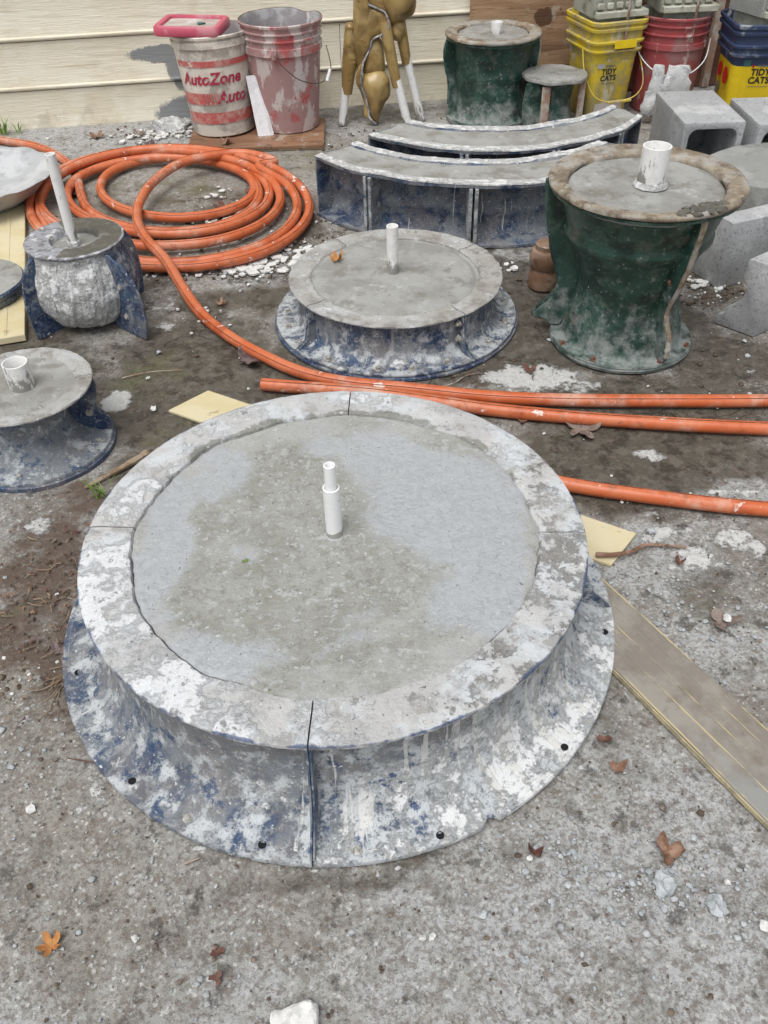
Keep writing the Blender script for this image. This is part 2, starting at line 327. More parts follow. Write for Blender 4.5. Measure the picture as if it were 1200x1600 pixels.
M_GARDEN_PALE = mat('pale_block_mould', (.50, .50, .42), [L((.36, .36, .29), .52, .07, scale=20, det=8, amt=.8), L((.2, .19, .15), .66, .03, scale=40, det=7, amt=.7)],
    rough=.85, bump=[(60, 1.0)], hdist=.002, rand=True)
M_CREAM = mat('cream_board', (.60, .52, .31), [L((.66, .60, .42), .5, .1, scale=9, det=5, amt=.7), L((.36, .30, .19), .66, .03, scale=30, det=7, amt=.7)], rough=.6, bump=[(60, .5)])
M_TRIM = mat('dirty_trim_board', (.225, .20, .17), [
    L((.32, .295, .255), .52, .08, scale=9, det=9, rgh=.7, amt=.8), L((.29, .30, .29), .54, .08, scale=5, det=6, st=(.5, 1, 1), dist=.6, amt=.75),
    L((.19, .16, .125), .60, .05, scale=24, det=7, amt=.6), L((.56, .46, .26), .74, .06, scale=22, det=9, rgh=.7, st=(.35, 1, 1), attr='ridge', ak=.26, amt=.85),
    L((.09, .07, .055), .72, .015, scale=70, det=3, amt=.7)], rough=.75, bump=[(120, .8)], hdist=.001)
M_TRIM_EDGE = mat('yellow_board_edge', (.52, .44, .27), [L((.27, .235, .17), .50, .06, scale=30, det=7, amt=.7)], rough=.7)
M_WOOD = mat('weathered_stick', (.24, .17, .11), [L((.36, .29, .21), .52, .06, scale=40, det=6, amt=.8), L((.1, .07, .05), .6, .05, scale=60, amt=.7)], rough=.85, bump=[(200, .6)])
M_WOODSTRIP = mat('pinkish_wood_strip', (.33, .21, .15), [L((.45, .42, .37), .52, .08, scale=16, det=7, amt=.9), L((.15, .09, .06), .6, .05, scale=50, st=(1, 1, .2), amt=.7)], rough=.85, bump=[(120, .6)])
M_TRAY = mat('grey_translucent_tray', (.42, .44, .46), [L((.55, .57, .59), .52, .08, scale=9, det=7, dist=1, amt=.8), L((.27, .28, .29), .6, .05, scale=16, det=7, amt=.6)],
    rough=.35, bump=[(25, 1.5)], hdist=.003, spec=.5)
M_JAR = mat('amber_plastic_jar', (.20, .11, .065), [L((.33, .24, .18), .5, .12, scale=16, det=8, amt=.8), L((.09, .045, .025), .58, .06, scale=22, det=8, amt=.7)], rough=.35, spec=.5)
M_BOLT = mat('caked_bolt', (.40, .39, .36), [L((.2, .17, .14), .52, .08, scale=90, amt=.8), L((.62, .62, .6), .6, .05, scale=120, amt=.8)], rough=.7, bump=[(300, 1)], rand=True)
M_RUST = mat('rusty_bolt', (.16, .07, .045), [L((.3, .2, .16), .55, .05, scale=160, amt=.7)], rough=.8)
M_HOLE_SHADE = mat('hole_shade', (.012, .012, .014), rough=.9)  # near-black colour painting the shade inside a hole
def leafm(name, c, c2):
    return mat(name, c, [L(c2, .52, .08, scale=45, det=5, amt=.85), L(tuple(x * .35 for x in c), .63, .04, scale=60, det=5, amt=.8)], rough=.6, bump=[(120, 1.0)], hdist=.001, rand=True)
M_LEAF_ORANGE = leafm('orange_tan_leaf', (.46, .22, .07), (.36, .15, .05))
M_LEAF_BROWN = leafm('brown_leaf', (.20, .105, .065), (.32, .21, .15))
M_LEAF_RED = leafm('dark_red_leaf', (.12, .055, .042), (.19, .10, .075))
M_LEAF_PURPLE = leafm('purple_brown_leaf', (.10, .065, .065), (.19, .15, .14))
M_LEAF_GREY = leafm('grey_brown_leaf', (.24, .19, .165), (.15, .11, .09))
M_GRASS = mat('green_grass', (.12, .22, .03), [L((.2, .3, .06), .5, .1, scale=60, amt=.8)], rough=.6)
M_CHIP = mat('white_plaster_chip', (.70, .70, .68), [L((.52, .52, .5), .55, .06, scale=60, amt=.8)], rough=.9, bump=[(90, 1.5)], hdist=.0015, rand=True)
M_PEBBLE = mat('blue_grey_pebble', (.36, .385, .40), [L((.52, .54, .55), .53, .06, scale=70, amt=.8), L((.2, .2, .2), .62, .05, scale=90, amt=.6)], rough=.85, bump=[(120, 1)], rand=True)
M_CRUMB = mat('brown_crumb', (.10, .075, .055), [L((.2, .16, .12), .55, .06, scale=60, amt=.8)], rough=.95, rand=True)

# ---------------------------------------------------------------- mesh helpers
def tag(o, label=None, cat=None, group=None, kind=None):
    if label: o['label'] = label
    if cat: o['category'] = cat
    if group: o['group'] = group
    if kind: o['kind'] = kind
    return o
def thing(name, label, cat, loc=(0, 0, 0), rz=0, group=None):
    o = bpy.data.objects.new(name, None); COL.objects.link(o); o.location = loc; o.rotation_euler = (0, 0, rz)
    o.empty_display_size = .05
    return tag(o, label, cat, group)
def build(name, vs, fs, mats, parent=None, loc=(0, 0, 0), rot=(0, 0, 0), uv=None, attrs=None, mi=None, smooth=True, ang=38):
    me = bpy.data.meshes.new(name)
    me.from_pydata([tuple(v) for v in vs], [], [tuple(f) for f in fs])
    if not isinstance(mats, (list, tuple)): mats = [mats]
    for m in mats: me.materials.append(m)
    if mi is not None: me.polygons.foreach_set('material_index', mi)
    if uv is not None:
        ul = me.uv_layers.new(name='UVMap'); li = np.empty(len(me.loops), dtype=np.int32); me.loops.foreach_get('vertex_index', li)
        ul.data.foreach_set('uv', np.array(uv, dtype=np.float32)[li].ravel())
    for k, v in (attrs or {}).items():
        a = me.attributes.new(k, 'FLOAT', 'POINT'); a.data.foreach_set('value', np.array(v, dtype=np.float32))
    bm = bmesh.new(); bm.from_mesh(me); bmesh.ops.recalc_face_normals(bm, faces=bm.faces); bm.to_mesh(me); bm.free()
    if smooth:
        me.shade_smooth(); me.set_sharp_from_angle(angle=math.radians(ang))
    o = bpy.data.objects.new(name, me); COL.objects.link(o); o.location = loc
    o.rotation_euler = (0, 0, rot) if isinstance(rot, (int, float)) else tuple(rot)
    if parent: o.parent = parent
    return o
def nz(x, y=0, z=0, s=0): return noise.noise(Vector((x + s * 17.3, y - s * 5.1, z + s * 9.7)))
def rough_vs(vs, amp, fr, s=0):
    out = []
    for v in vs:
        n = noise.noise_vector(Vector(v) * fr + Vector((s * 3.7, s, -s))); out.append((v[0] + n.x * amp, v[1] + n.y * amp, v[2] + n.z * amp))
    return out
def join(parts):
    V = []; F = []; MI = []
    for p in parts:
        vs, fs = p[0], p[1]; m = p[2] if len(p) > 2 else 0
        b = len(V); V += list(vs); F += [tuple(i + b for i in f) for f in fs]; MI += [m] * len(fs)
    return V, F, MI
def bm_out(bm):
    bm.verts.ensure_lookup_table(); bm.verts.index_update()
    vs = [tuple(v.co) for v in bm.verts]; fs = [tuple(v.index for v in f.verts) for f in bm.faces]; bm.free(); return vs, fs
def boxm(c, s, bev=.003, rz=0, sub=0, amp=0, fr=30, seed=0, seg=1):
    bm = bmesh.new(); bmesh.ops.create_cube(bm, size=1)
    for v in bm.verts: v.co = Vector((v.co.x * s[0], v.co.y * s[1], v.co.z * s[2]))
    if bev: bmesh.ops.bevel(bm, geom=bm.edges[:], offset=bev, segments=seg, affect='EDGES', profile=.5)
    if sub: bmesh.ops.subdivide_edges(bm, edges=bm.edges[:], cuts=sub, use_grid_fill=True)
    R = Matrix.Rotation(rz, 3, 'Z')
    for v in bm.verts: v.co = R @ v.co + Vector(c)
    vs, fs = bm_out(bm)
    if amp: vs = rough_vs(vs, amp, fr, seed)
    return vs, fs
def prism(pts, z0, z1):                                  # 2-D outline extruded upwards
    n = len(pts); vs = [(x, y, z0) for x, y in pts] + [(x, y, z1) for x, y in pts]
    fs = [tuple(range(n))[::-1], tuple(range(n, 2 * n))] + [(i, (i + 1) % n, n + (i + 1) % n, n + i) for i in range(n)]
    return vs, fs
def extr(pts3, vec):                                     # planar outline extruded along a vector
    n = len(pts3); v = Vector(vec); vs = [tuple(p) for p in pts3] + [tuple(Vector(p) + v) for p in pts3]
    fs = [tuple(range(n))[::-1], tuple(range(n, 2 * n))] + [(i, (i + 1) % n, n + (i + 1) % n, n + i) for i in range(n)]
    return vs, fs
def bev_mesh(vf, bev=.003, sub=0, amp=0, fr=30, seed=0, seg=2):
    bm = bmesh.new(); V = [bm.verts.new(v) for v in vf[0]]
    for f in vf[1]: bm.faces.new([V[i] for i in f])
    bmesh.ops.recalc_face_normals(bm, faces=bm.faces)
    if bev:
        es = [e for e in bm.edges if e.calc_face_angle(0) > .6]
        bmesh.ops.bevel(bm, geom=es, offset=bev, segments=seg, affect='EDGES', profile=.5)
    if sub:
        bmesh.ops.triangulate(bm, faces=[f for f in bm.faces if len(f.verts) > 4])
        bmesh.ops.subdivide_edges(bm, edges=bm.edges[:], cuts=sub, use_grid_fill=True)
    vs, fs = bm_out(bm)
    if amp: vs = rough_vs(vs, amp, fr, seed)
    return vs, fs
def rev(prof, a0=0, a1=2 * PI, n=96, loop=True, fn=None, cap=True):
    full = abs(a1 - a0 - 2 * PI) < 1e-6; m = len(prof); na = n if full else n + 1
    ln = [0]
    for i in range(1, m): ln.append(ln[-1] + math.dist(prof[i], prof[i - 1]))
    vs = []; uv = []
    for i in range(na):
        a = a0 + (a1 - a0) * i / n
        for k, (r, z) in enumerate(prof):
            rr, zz = fn(a, r, z, k) if fn else (r, z)
            vs.append((rr * math.cos(a), rr * math.sin(a), zz)); uv.append((a * .4, ln[k]))
    fs = []; pk = []
    for i in range(n):
        j = (i + 1) % na
        for k in range(m if loop else m - 1):
            k2 = (k + 1) % m; fs.append((i * m + k, j * m + k, j * m + k2, i * m + k2)); pk.append(k)
    if not full and loop and cap:
        fs.append(tuple(range(m))); pk.append(-1); fs.append(tuple((na - 1) * m + k for k in range(m))[::-1]); pk.append(-1)
    return vs, fs, uv, pk
def disc(rf, zf, nr=40, n=180, skirt=.02):               # filled polar surface with a skirt; rf(a) radius, zf(x,y,t,a) height
    vs = [(0, 0, zf(0, 0, 0, 0))]; 
    for k in range(1, nr + 1):
        for i in range(n):
            a = 2 * PI * i / n; t = (k / nr) ** .85; r = rf(a) * t; x, y = r * math.cos(a), r * math.sin(a); vs.append((x, y, zf(x, y, t, a)))
    for i in range(n):
        a = 2 * PI * i / n; r = rf(a); vs.append((r * math.cos(a), r * math.sin(a), zf(r * math.cos(a), r * math.sin(a), 1, a) - skirt))
    fs = [(0, 1 + i, 1 + (i + 1) % n) for i in range(n)]
    for k in range(nr):
        for i in range(n):
            a, b = 1 + k * n + i, 1 + k * n + (i + 1) % n; fs.append((a, a + n, b + n, b))
    return vs, fs
def cr(pts, m=8):                                        # Catmull-Rom
    P = [Vector(p) for p in pts]; P = [P[0] * 2 - P[1]] + P + [P[-1] * 2 - P[-2]]; out = []
    for i in range(1, len(P) - 2):
        for j in range(m):
            t = j / m; a, b, c, d = P[i - 1:i + 3]
            out.append(.5 * ((2 * b) + (c - a) * t + (2 * a - 5 * b + 4 * c - d) * t * t + (3 * b - a - 3 * c + d) * t ** 3))
    out.append(P[-2]); return out
def tube(pts, r, n=10, caps=True, seam=None):
    P = [Vector(p) for p in pts]; rs = r if isinstance(r, (list, tuple)) else [r] * len(P); vs = []; uv = []; l = 0; up = None
    for i, p in enumerate(P):
        t = (P[min(i + 1, len(P) - 1)] - P[max(i - 1, 0)]).normalized()
        if up is None: up = Vector((0, 0, 1)) if abs(t.z) < .9 else Vector((1, 0, 0))
        s = t.cross(up).normalized(); up = s.cross(t).normalized()
        if i: l += (p - P[i - 1]).length
        for k in range(n):
            a = 2 * PI * k / n; vs.append(tuple(p + s * math.cos(a) * rs[i] + up * math.sin(a) * rs[i])); uv.append((k / n, l))
    fs = []
    for i in range(len(P) - 1):
        for k in range(n):
            k2 = (k + 1) % n; fs.append((i * n + k, i * n + k2, (i + 1) * n + k2, (i + 1) * n + k))
    if caps: fs.append(tuple(range(n))[::-1]); fs.append(tuple((len(P) - 1) * n + k for k in range(n)))
    return vs, fs, uv
def ring_tube(ro, ri, h, depth=None, n=28, tilt=None):
    d = h * .9 if depth is None else depth
    vs, fs, uv, pk = rev([(ro, 0), (ro, h - .0006), (ro - .0006, h), (ri + .0004, h), (ri, h - .0006), (ri, h - d), (.0001, h - d - .0005)], n=n, loop=False)
    return vs, fs
def text_mesh(s, size, shear=0.0, bold=0.0, xs=1.0):
    cu = bpy.data.curves.new('lettering', 'FONT'); cu.body = s; cu.size = size; cu.shear = shear; cu.offset = bold; cu.resolution_u = 3
    cu.align_x = 'CENTER'; cu.align_y = 'CENTER'
    ob = bpy.data.objects.new('lettering', cu); COL.objects.link(ob); dg = bpy.context.evaluated_depsgraph_get()
    me = bpy.data.meshes.new_from_object(ob.evaluated_get(dg)); bm = bmesh.new(); bm.from_mesh(me)
    bpy.data.objects.remove(ob); bpy.data.curves.remove(cu); bpy.data.meshes.remove(me)
    for v in bm.verts: v.co.x *= xs
    return bm
def bend_text(bm, R0, taper, z0, a0):                    # wraps flat lettering on a conical wall; local x -> angle, y -> height
    x = min(v.co.x for v in bm.verts); x1 = max(v.co.x for v in bm.verts)
    while x < x1:
        bmesh.ops.bisect_plane(bm, geom=bm.verts[:] + bm.edges[:] + bm.faces[:], plane_co=(x, 0, 0), plane_no=(1, 0, 0)); x += .008
    for v in bm.verts:
        z = z0 + v.co.y; R = R0 + taper * z + .0012; a = a0 + v.co.x / R; v.co = Vector((R * math.cos(a), R * math.sin(a), z))
    return bm_out(bm)
def dup(o, loc, rz=None, parent=None, label=None):
    c = o.copy(); COL.objects.link(c); c.location = loc
    if rz is not None: c.rotation_euler = (0, 0, rz) if not isinstance(rz, tuple) else rz
    c.parent = parent if parent else o.parent
    if label: c['label'] = label
    return c
# measured ground-mark patches, damp ones by mould bases also painting contact shade (x, y, rx, ry, strength) and hose courses, metres
BLOBS = {'wet': [(-0.465, 1.866, 0.224, 0.244, 1), (-0.506, 1.648, 0.163, 0.157, 1), (-0.147, 1.849, 0.19, 0.149, 0.8), (-0.053, 2.102, 0.103, 0.141, 0.6), (0.547, 1.455, 0.296, 0.159, 1), (0.397, 1.376, 0.118, 0.105, 1), (0.815, 1.799, 0.168, 0.15, 0.8), (0.387, 1.943, 0.097, 0.258, 0.9), (0.576, 1.699, 0.237, 0.055, 0.7), (-0.294, 2.342, 0.167, 0.247, 0.5), (-0.598, 2.773, 0.296, 0.264, 0.45), (0.566, 1.269, 0.174, 0.059, 0.6), (0.685, 1.138, 0.07, 0.071, 0.3), (0.922, 2.268, 0.107, 0.245, 0.8), (-0.748, 1.515, 0.127, 0.144, 0.8), (0.209, 2.394, 0.375, 0.254, 0.5), (-0.082, 0.534, 0.136, 0.017, 0.5), (0.074, 0.565, 0.13, 0.022, 0.5), (0.347, 0.783, 0.059, 0.072, 0.3), (0.604, 0.999, 0.099, 0.108, 0.5), (-0.916, 2.795, 0.128, 0.325, 0.5), (0.503, 2.141, 0.103, 0.22, 0.9), (-0.772, 1.767, 0.186, 0.174, 0.8), (0.02, 3.769, 0.238, 0.166, 0.6), (0.858, 2.05, 0.15, 0.106, 0.5), (-0.298, 1.771, 0.093, 0.085, 0.6), (-0.377, 0.445, 0.202, 0.095, 0.25), (-0.1, 1.62, 0.5, 0.13, 0.8), (0.15, 1.8, 0.45, 0.1, 0.9), (0.35, 2.25, 0.12, 0.18, 0.9), (-0.35, 2.15, 0.25, 0.12, 0.7), (0.62, 1.62, 0.35, 0.12, 0.9), (-0.5, 1.42, 0.08, 0.12, 0.8), (0.45, 1.28, 0.08, 0.06, 0.8), (0.33, 0.8, 0.04, 0.1, 0.4), (0.66, 1.95, 0.16, 0.2, 0.8), (-0.9, 1.9, 0.15, 0.25, 0.8), (-0.75, 2.3, 0.2, 0.12, 0.6), (0.05, 2.38, 0.35, 0.05, 0.9), (-0.25, 2.6, 0.08, 0.25, 0.6), (-0.45, 2.45, 0.1, 0.08, 0.5), (0.6, 1.38, 0.25, 0.05, 0.9), (-0.3, 1.72, 0.12, 0.05, 0.9)], 'soil': [(-0.638, 1.124, 0.107, 0.225, 0.85), (-0.544, 0.941, 0.065, 0.129, 0.85), (-0.618, 0.971, 0.088, 0.134, 0.77), (-0.621, 1.339, 0.079, 0.103, 0.68), (-0.538, 0.801, 0.061, 0.074, 0.51), (-0.515, 0.849, 0.041, 0.078, 0.77), (-0.752, 1.345, 0.079, 0.126, 0.34), (-0.242, 2.749, 0.104, 0.31, 0.42), (-0.534, 2.929, 0.132, 0.17, 0.34), (0.919, 2.081, 0.101, 0.073, 0.42), (0.219, 1.717, 0.06, 0.041, 0.59), (-1.47, 3.816, 0.164, 0.088, 0.42)], 'white': [(-0.615, 1.692, 0.051, 0.054, 1), (-0.431, 0.682, 0.021, 0.032, 0.9), (-0.452, 0.652, 0.013, 0.021, 0.7), (0.357, 1.737, 0.143, 0.072, 1), (0.464, 1.699, 0.059, 0.038, 0.8), (0.563, 1.437, 0.053, 0.036, 0.7), (0.569, 1.126, 0.082, 0.052, 0.8), (0.508, 1.189, 0.048, 0.036, 0.8), (0.673, 1.156, 0.059, 0.054, 0.7), (0.705, 1.312, 0.076, 0.045, 0.6), (-0.585, 2.15, 0.071, 0.059, 0.7), (-0.455, 2.373, 0.113, 0.059, 0.9), (-0.302, 2.448, 0.077, 0.052, 0.8), (-0.475, 2.79, 0.064, 0.063, 0.8), (-0.678, 1.265, 0.036, 0.047, 0.8), (-0.564, 0.802, 0.026, 0.025, 0.7), (-0.526, 0.611, 0.014, 0.018, 0.6), (-0.27, 0.589, 0.014, 0.008, 1), (-0.108, 0.551, 0.009, 0.006, 1), (-0.022, 0.548, 0.008, 0.007, 1), (0.006, 0.552, 0.008, 0.006, 1), (-0.331, 0.469, 0.007, 0.006, 0.9), (0.213, 0.464, 0.015, 0.008, 0.7), (0.413, 0.538, 0.025, 0.018, 0.4), (0.469, 0.502, 0.021, 0.023, 0.4), (0.382, 2.281, 0.09, 0.048, 0.5), (-0.868, 3.724, 0.106, 0.132, 0.7), (-0.84, 3.493, 0.076, 0.075, 0.5), (-0.719, 3.594, 0.052, 0.093, 0.6), (0.151, 3.757, 0.105, 0.099, 0.3), (-0.06, 3.904, 0.082, 0.088, 0.3), (0.889, 2.155, 0.052, 0.038, 0.6), (0.858, 1.739, 0.06, 0.035, 0.6), (-0.527, 0.743, 0.02, 0.009, 0.5), (-0.497, 0.542, 0.012, 0.011, 0.5), (0.45, 0.47, 0.024, 0.017, 0.6), (-0.668, 2.173, 0.021, 0.037, 0.6), (0.56, 1.2, 0.06, 0.02, 0.8), (0.66, 1.18, 0.05, 0.03, 0.9), (0.5, 1.25, 0.05, 0.015, 0.7), (0.36, 0.48, 0.05, 0.05, 0.55), (0.5, 0.44, 0.05, 0.05, 0.6), (-0.35, 0.62, 0.03, 0.03, 0.6), (0.28, 1.7, 0.05, 0.03, 0.6), (-0.25, 2.2, 0.05, 0.03, 0.5), (-0.56, 2.03, 0.05, 0.04, 0.7), (-0.25, 2.3, 0.06, 0.03, 0.6), (0.7, 1.31, 0.08, 0.02, 0.8)], 'pale': [(0.362, 0.505, 0.216, 0.148, 0.9), (0.443, 0.64, 0.135, 0.114, 0.8), (0.47, 1.13, 0.14, 0.086, 0.9), (0.55, 0.929, 0.127, 0.086, 0.6), (-0.954, 3.502, 0.66, 0.181, 1), (-0.059, 3.735, 0.315, 0.163, 0.9), (0.291, 3.51, 0.199, 0.149, 0.6), (-0.288, 0.662, 0.056, 0.062, 0.2), (0.282, 0.751, 0.077, 0.069, 0.5), (-1.395, 3.651, 0.317, 0.164, 0.8), (0.702, 1.302, 0.151, 0.082, 0.8), (0.346, 2.283, 0.163, 0.159, 0.9), (0.3, 0.45, 0.35, 0.16, 0.8), (0.62, 1.3, 0.15, 0.05, 0.8), (0.0, 0.38, 0.4, 0.08, 0.4), (-0.4, 2.0, 0.1, 0.05, 0.5), (-0.25, 2.28, 0.18, 0.08, 0.7), (0.1, 2.42, 0.15, 0.05, 0.5), (-0.6, 1.98, 0.08, 0.05, 0.4), (0.75, 1.33, 0.2, 0.05, 0.7), (0.35, 2.33, 0.1, 0.06, 0.6)], 'moss': [(-0.198, 3.236, 0.141, 0.144, 1), (-0.353, 3.453, 0.075, 0.072, 0.7), (-0.675, 2.996, 0.269, 0.177, 0.6), (-0.561, 1.784, 0.093, 0.115, 0.8), (0.565, 1.015, 0.066, 0.062, 0.5), (-1.442, 3.594, 0.078, 0.048, 1), (-0.475, 1.548, 0.085, 0.096, 0.6), (-0.651, 1.046, 0.069, 0.048, 0.4)]}  # 'wet' holds damp patches and painted contact shade by mould bases
HOSE1= [[-1.616, 3.561, 0.015], [-1.435, 3.466, 0.015], [-1.262, 3.375, 0.015], [-1.129, 3.232, 0.015], [-1.043, 3.07, 0.015], [-0.983, 2.892, 0.018], [-0.932, 2.771, 0.018], [-0.847, 2.671, 0.018], [-0.743, 2.604, 0.018], [-0.633, 2.576, 0.018], [-0.53, 2.59, 0.018], [-0.447, 2.644, 0.018], [-0.395, 2.734, 0.018], [-0.384, 2.849, 0.018], [-0.417, 2.972, 0.02], [-0.496, 3.086, 0.021], [-0.608, 3.169, 0.022], [-0.729, 3.203, 0.022], [-0.834, 3.184, 0.022], [-0.905, 3.124, 0.021], [-0.936, 3.039, 0.02], [-0.929, 2.939, 0.02], [-0.887, 2.839, 0.02], [-0.815, 2.756, 0.02], [-0.724, 2.7, 0.02], [-0.627, 2.676, 0.02], [-0.535, 2.687, 0.02], [-0.462, 2.732, 0.02], [-0.415, 2.806, 0.02], [-0.405, 2.901, 0.02], [-0.433, 2.992, 0.025], [-0.499, 3.076, 0.028], [-0.595, 3.141, 0.031], [-0.714, 3.179, 0.032], [-0.844, 3.176, 0.031], [-0.958, 3.122, 0.028], [-1.027, 3.02, 0.025], [-1.029, 2.891, 0.022], [-0.971, 2.761, 0.022], [-0.876, 2.655, 0.022], [-0.758, 2.583, 0.022], [-0.634, 2.553, 0.022], [-0.518, 2.567, 0.022], [-0.423, 2.624, 0.022], [-0.363, 2.719, 0.022], [-0.349, 2.842, 0.022], [-0.383, 2.959, 0.029], [-0.469, 3.069, 0.035], [-0.594, 3.153, 0.039], [-0.747, 3.198, 0.041], [-0.905, 3.188, 0.039], [-1.037, 3.119, 0.035], [-1.111, 3.0, 0.029], [-1.106, 2.843, 0.028], [-1.035, 2.693, 0.028], [-0.922, 2.571, 0.028], [-0.785, 2.489, 0.028], [-0.641, 2.455, 0.028], [-0.507, 2.471, 0.028], [-0.397, 2.536, 0.028], [-0.327, 2.645, 0.028], [-0.308, 2.787, 0.028], [-0.347, 2.92, 0.038], [-0.447, 3.046, 0.046], [-0.589, 3.143, 0.052], [-0.756, 3.193, 0.053], [-0.923, 3.179, 0.052], [-1.057, 3.09, 0.046], [-1.125, 2.942, 0.038], [-1.119, 2.776, 0.026], [-1.035, 2.595, 0.026], [-0.905, 2.451, 0.026], [-0.751, 2.357, 0.026], [-0.591, 2.318, 0.026], [-0.441, 2.338, 0.026], [-0.317, 2.414, 0.026], [-0.236, 2.543, 0.026], [-0.211, 2.713, 0.026], [-0.253, 2.873, 0.039], [-0.365, 3.028, 0.049], [-0.535, 3.145, 0.056], [-0.732, 3.195, 0.059], [-0.911, 3.167, 0.056], [-1.038, 3.072, 0.049], [-1.098, 2.936, 0.039], [-1.088, 2.779, 0.028], [-1.01, 2.608, 0.028], [-0.89, 2.47, 0.028], [-0.747, 2.38, 0.028], [-0.598, 2.343, 0.028], [-0.459, 2.362, 0.028], [-0.345, 2.435, 0.028], [-0.271, 2.558, 0.028], [-0.25, 2.721, 0.028], [-0.29, 2.864, 0.043], [-0.393, 3.002, 0.056], [-0.342, 3.048, 0.055], [-0.447, 3.116, 0.06], [-0.547, 3.106, 0.062], [-0.661, 3.046, 0.06], [-0.731, 2.902, 0.055], [-0.752, 2.739, 0.05], [-0.731, 2.589, 0.05], [-0.674, 2.449, 0.05], [-0.599, 2.318, 0.05], [-0.532, 2.181, 0.03], [-0.465, 2.058, 0.018], [-0.376, 1.942, 0.015], [-0.279, 1.84, 0.015], [-0.188, 1.763, 0.015], [-0.081, 1.714, 0.015], [0.067, 1.682, 0.015], [0.24, 1.642, 0.015], [0.439, 1.617, 0.015], [0.652, 1.604, 0.015], [0.863, 1.594, 0.015], [1.147, 1.59, 0.015]]
HOSE2= [[-0.277, 1.718, 0.015], [-0.215, 1.704, 0.015], [-0.11, 1.686, 0.015], [0.008, 1.662, 0.015], [0.123, 1.628, 0.015], [0.262, 1.586, 0.015], [0.427, 1.551, 0.015], [0.629, 1.518, 0.015], [0.828, 1.492, 0.015], [1.089, 1.464, 0.015]] 
P3= [[0.969, 1.201, 0.015], [0.738, 1.235, 0.015], [0.621, 1.257, 0.015], [0.504, 1.286, 0.015], [0.408, 1.312, 0.015], [0.336, 1.339, 0.015]]
# ================================================================ GROUND
def axis(lo, hi, step, far):
    a = list(np.arange(lo, hi + 1e-6, step)); d = step; x = lo; pre = []
    while x > -far: d *= 1.5; x -= d; pre.append(x)
    x = hi; d = step
    while x < far: d *= 1.5; x += d; a.append(x)
    return np.array(pre[::-1] + a)
gx = axis(-1.75, 1.85, .009, 150); gy = axis(.22, 4.0, .009, 150)
GX, GY = np.meshgrid(gx, gy)
def blob(key):
    out = np.zeros_like(GX)
    for (x, y, rx, ry, v) in BLOBS[key]:
        d2 = ((GX - x) / rx) ** 2 + ((GY - y) / ry) ** 2; out = np.maximum(out, v * np.exp(-.8 * d2 ** 1.5))
    return out
att = {k: blob(k) for k in BLOBS}
zz = np.zeros_like(GX); near = (np.abs(GX) < 2.2) & (GY > 0) & (GY < 4.3)
for i, j in zip(*np.nonzero(near)):
    x, y = GX[i, j], GY[i, j]
    zz[i, j] = .0022 * nz(x * 2.5, y * 2.5) + .0012 * nz(x * 14, y * 14, 1) + .0008 * nz(x * 50, y * 50, 2)
    s = att['soil'][i, j]
    if s > .05: zz[i, j] += s * (.004 + .006 * abs(nz(x * 26, y * 26, 4)) + .003 * nz(x * 70, y * 70, 5))
zz -= .0025
ny_, nx_ = GX.shape; idx = np.arange(nx_ * ny_).reshape(ny_, nx_)
gf = np.stack([idx[:-1, :-1], idx[:-1, 1:], idx[1:, 1:], idx[1:, :-1]], -1).reshape(-1, 4)
me = bpy.data.meshes.new('ground'); me.vertices.add(nx_ * ny_)
me.vertices.foreach_set('co', np.stack([GX, GY, zz], -1).astype(np.float32).ravel())
me.loops.add(gf.size); me.loops.foreach_set('vertex_index', gf.ravel().astype(np.int32))
me.polygons.add(len(gf)); me.polygons.foreach_set('loop_start', np.arange(0, gf.size, 4, dtype=np.int32))
me.update(calc_edges=True); me.materials.append(M_GROUND)
for k, v in att.items():
    a = me.attributes.new(k, 'FLOAT', 'POINT'); a.data.foreach_set('value', v.astype(np.float32).ravel())
me.shade_smooth()
o = bpy.data.objects.new('ground', me); COL.objects.link(o); tag(o, kind='structure')

# ================================================================ HOUSE WALL
WA = math.atan2(.257, 1.825)
wall = thing('house_wall', 'cream painted lap siding wall with grey cement stains along the back of the yard', 'wall', (-1.488, 3.635, 0), WA)
def siding(x0, x1, z0, z1):
    pf = [(0, z0 - .004), (-.007, z0 - .003), (-.0085, z0 + .000), (-.0145, z0 + .0008), (-.0165, z0 + .004), (-.0165, z0 + .0085), (-.0145, z0 + .0115), (-.0095, z0 + .0125), (-.0085, z0 + .0145), (-.0085, z1 - .0055), (0, z1 - .0050)]
    vs = [(x0, y, z) for y, z in pf] + [(x1, y, z) for y, z in pf]; n = len(pf)
    fs = [tuple(range(n))[::-1], tuple(range(n, 2 * n))] + [(i, (i + 1) % n, n + (i + 1) % n, n + i) for i in range(n)]
    build('siding_board', vs, fs, M_SIDING, wall, ang=50)
joints = [[1.378], [1.378], [3.1], [.4, 2.6], [1.9]]
for r in range(15):
    z0 = -.030 + .1715 * r; js = [-7.5, -3.6] + joints[r % 5] + [5.2, 9.0]
    for a, b in zip(js[:-1], js[1:]): siding(a + .0012, b - .0012, z0, z0 + .1715)
vs, fs = boxm((.75, .052, 1.27), (16.5, .10, 2.6), 0); build('wall_sheathing', vs, fs, M_SIDING, wall, smooth=False)

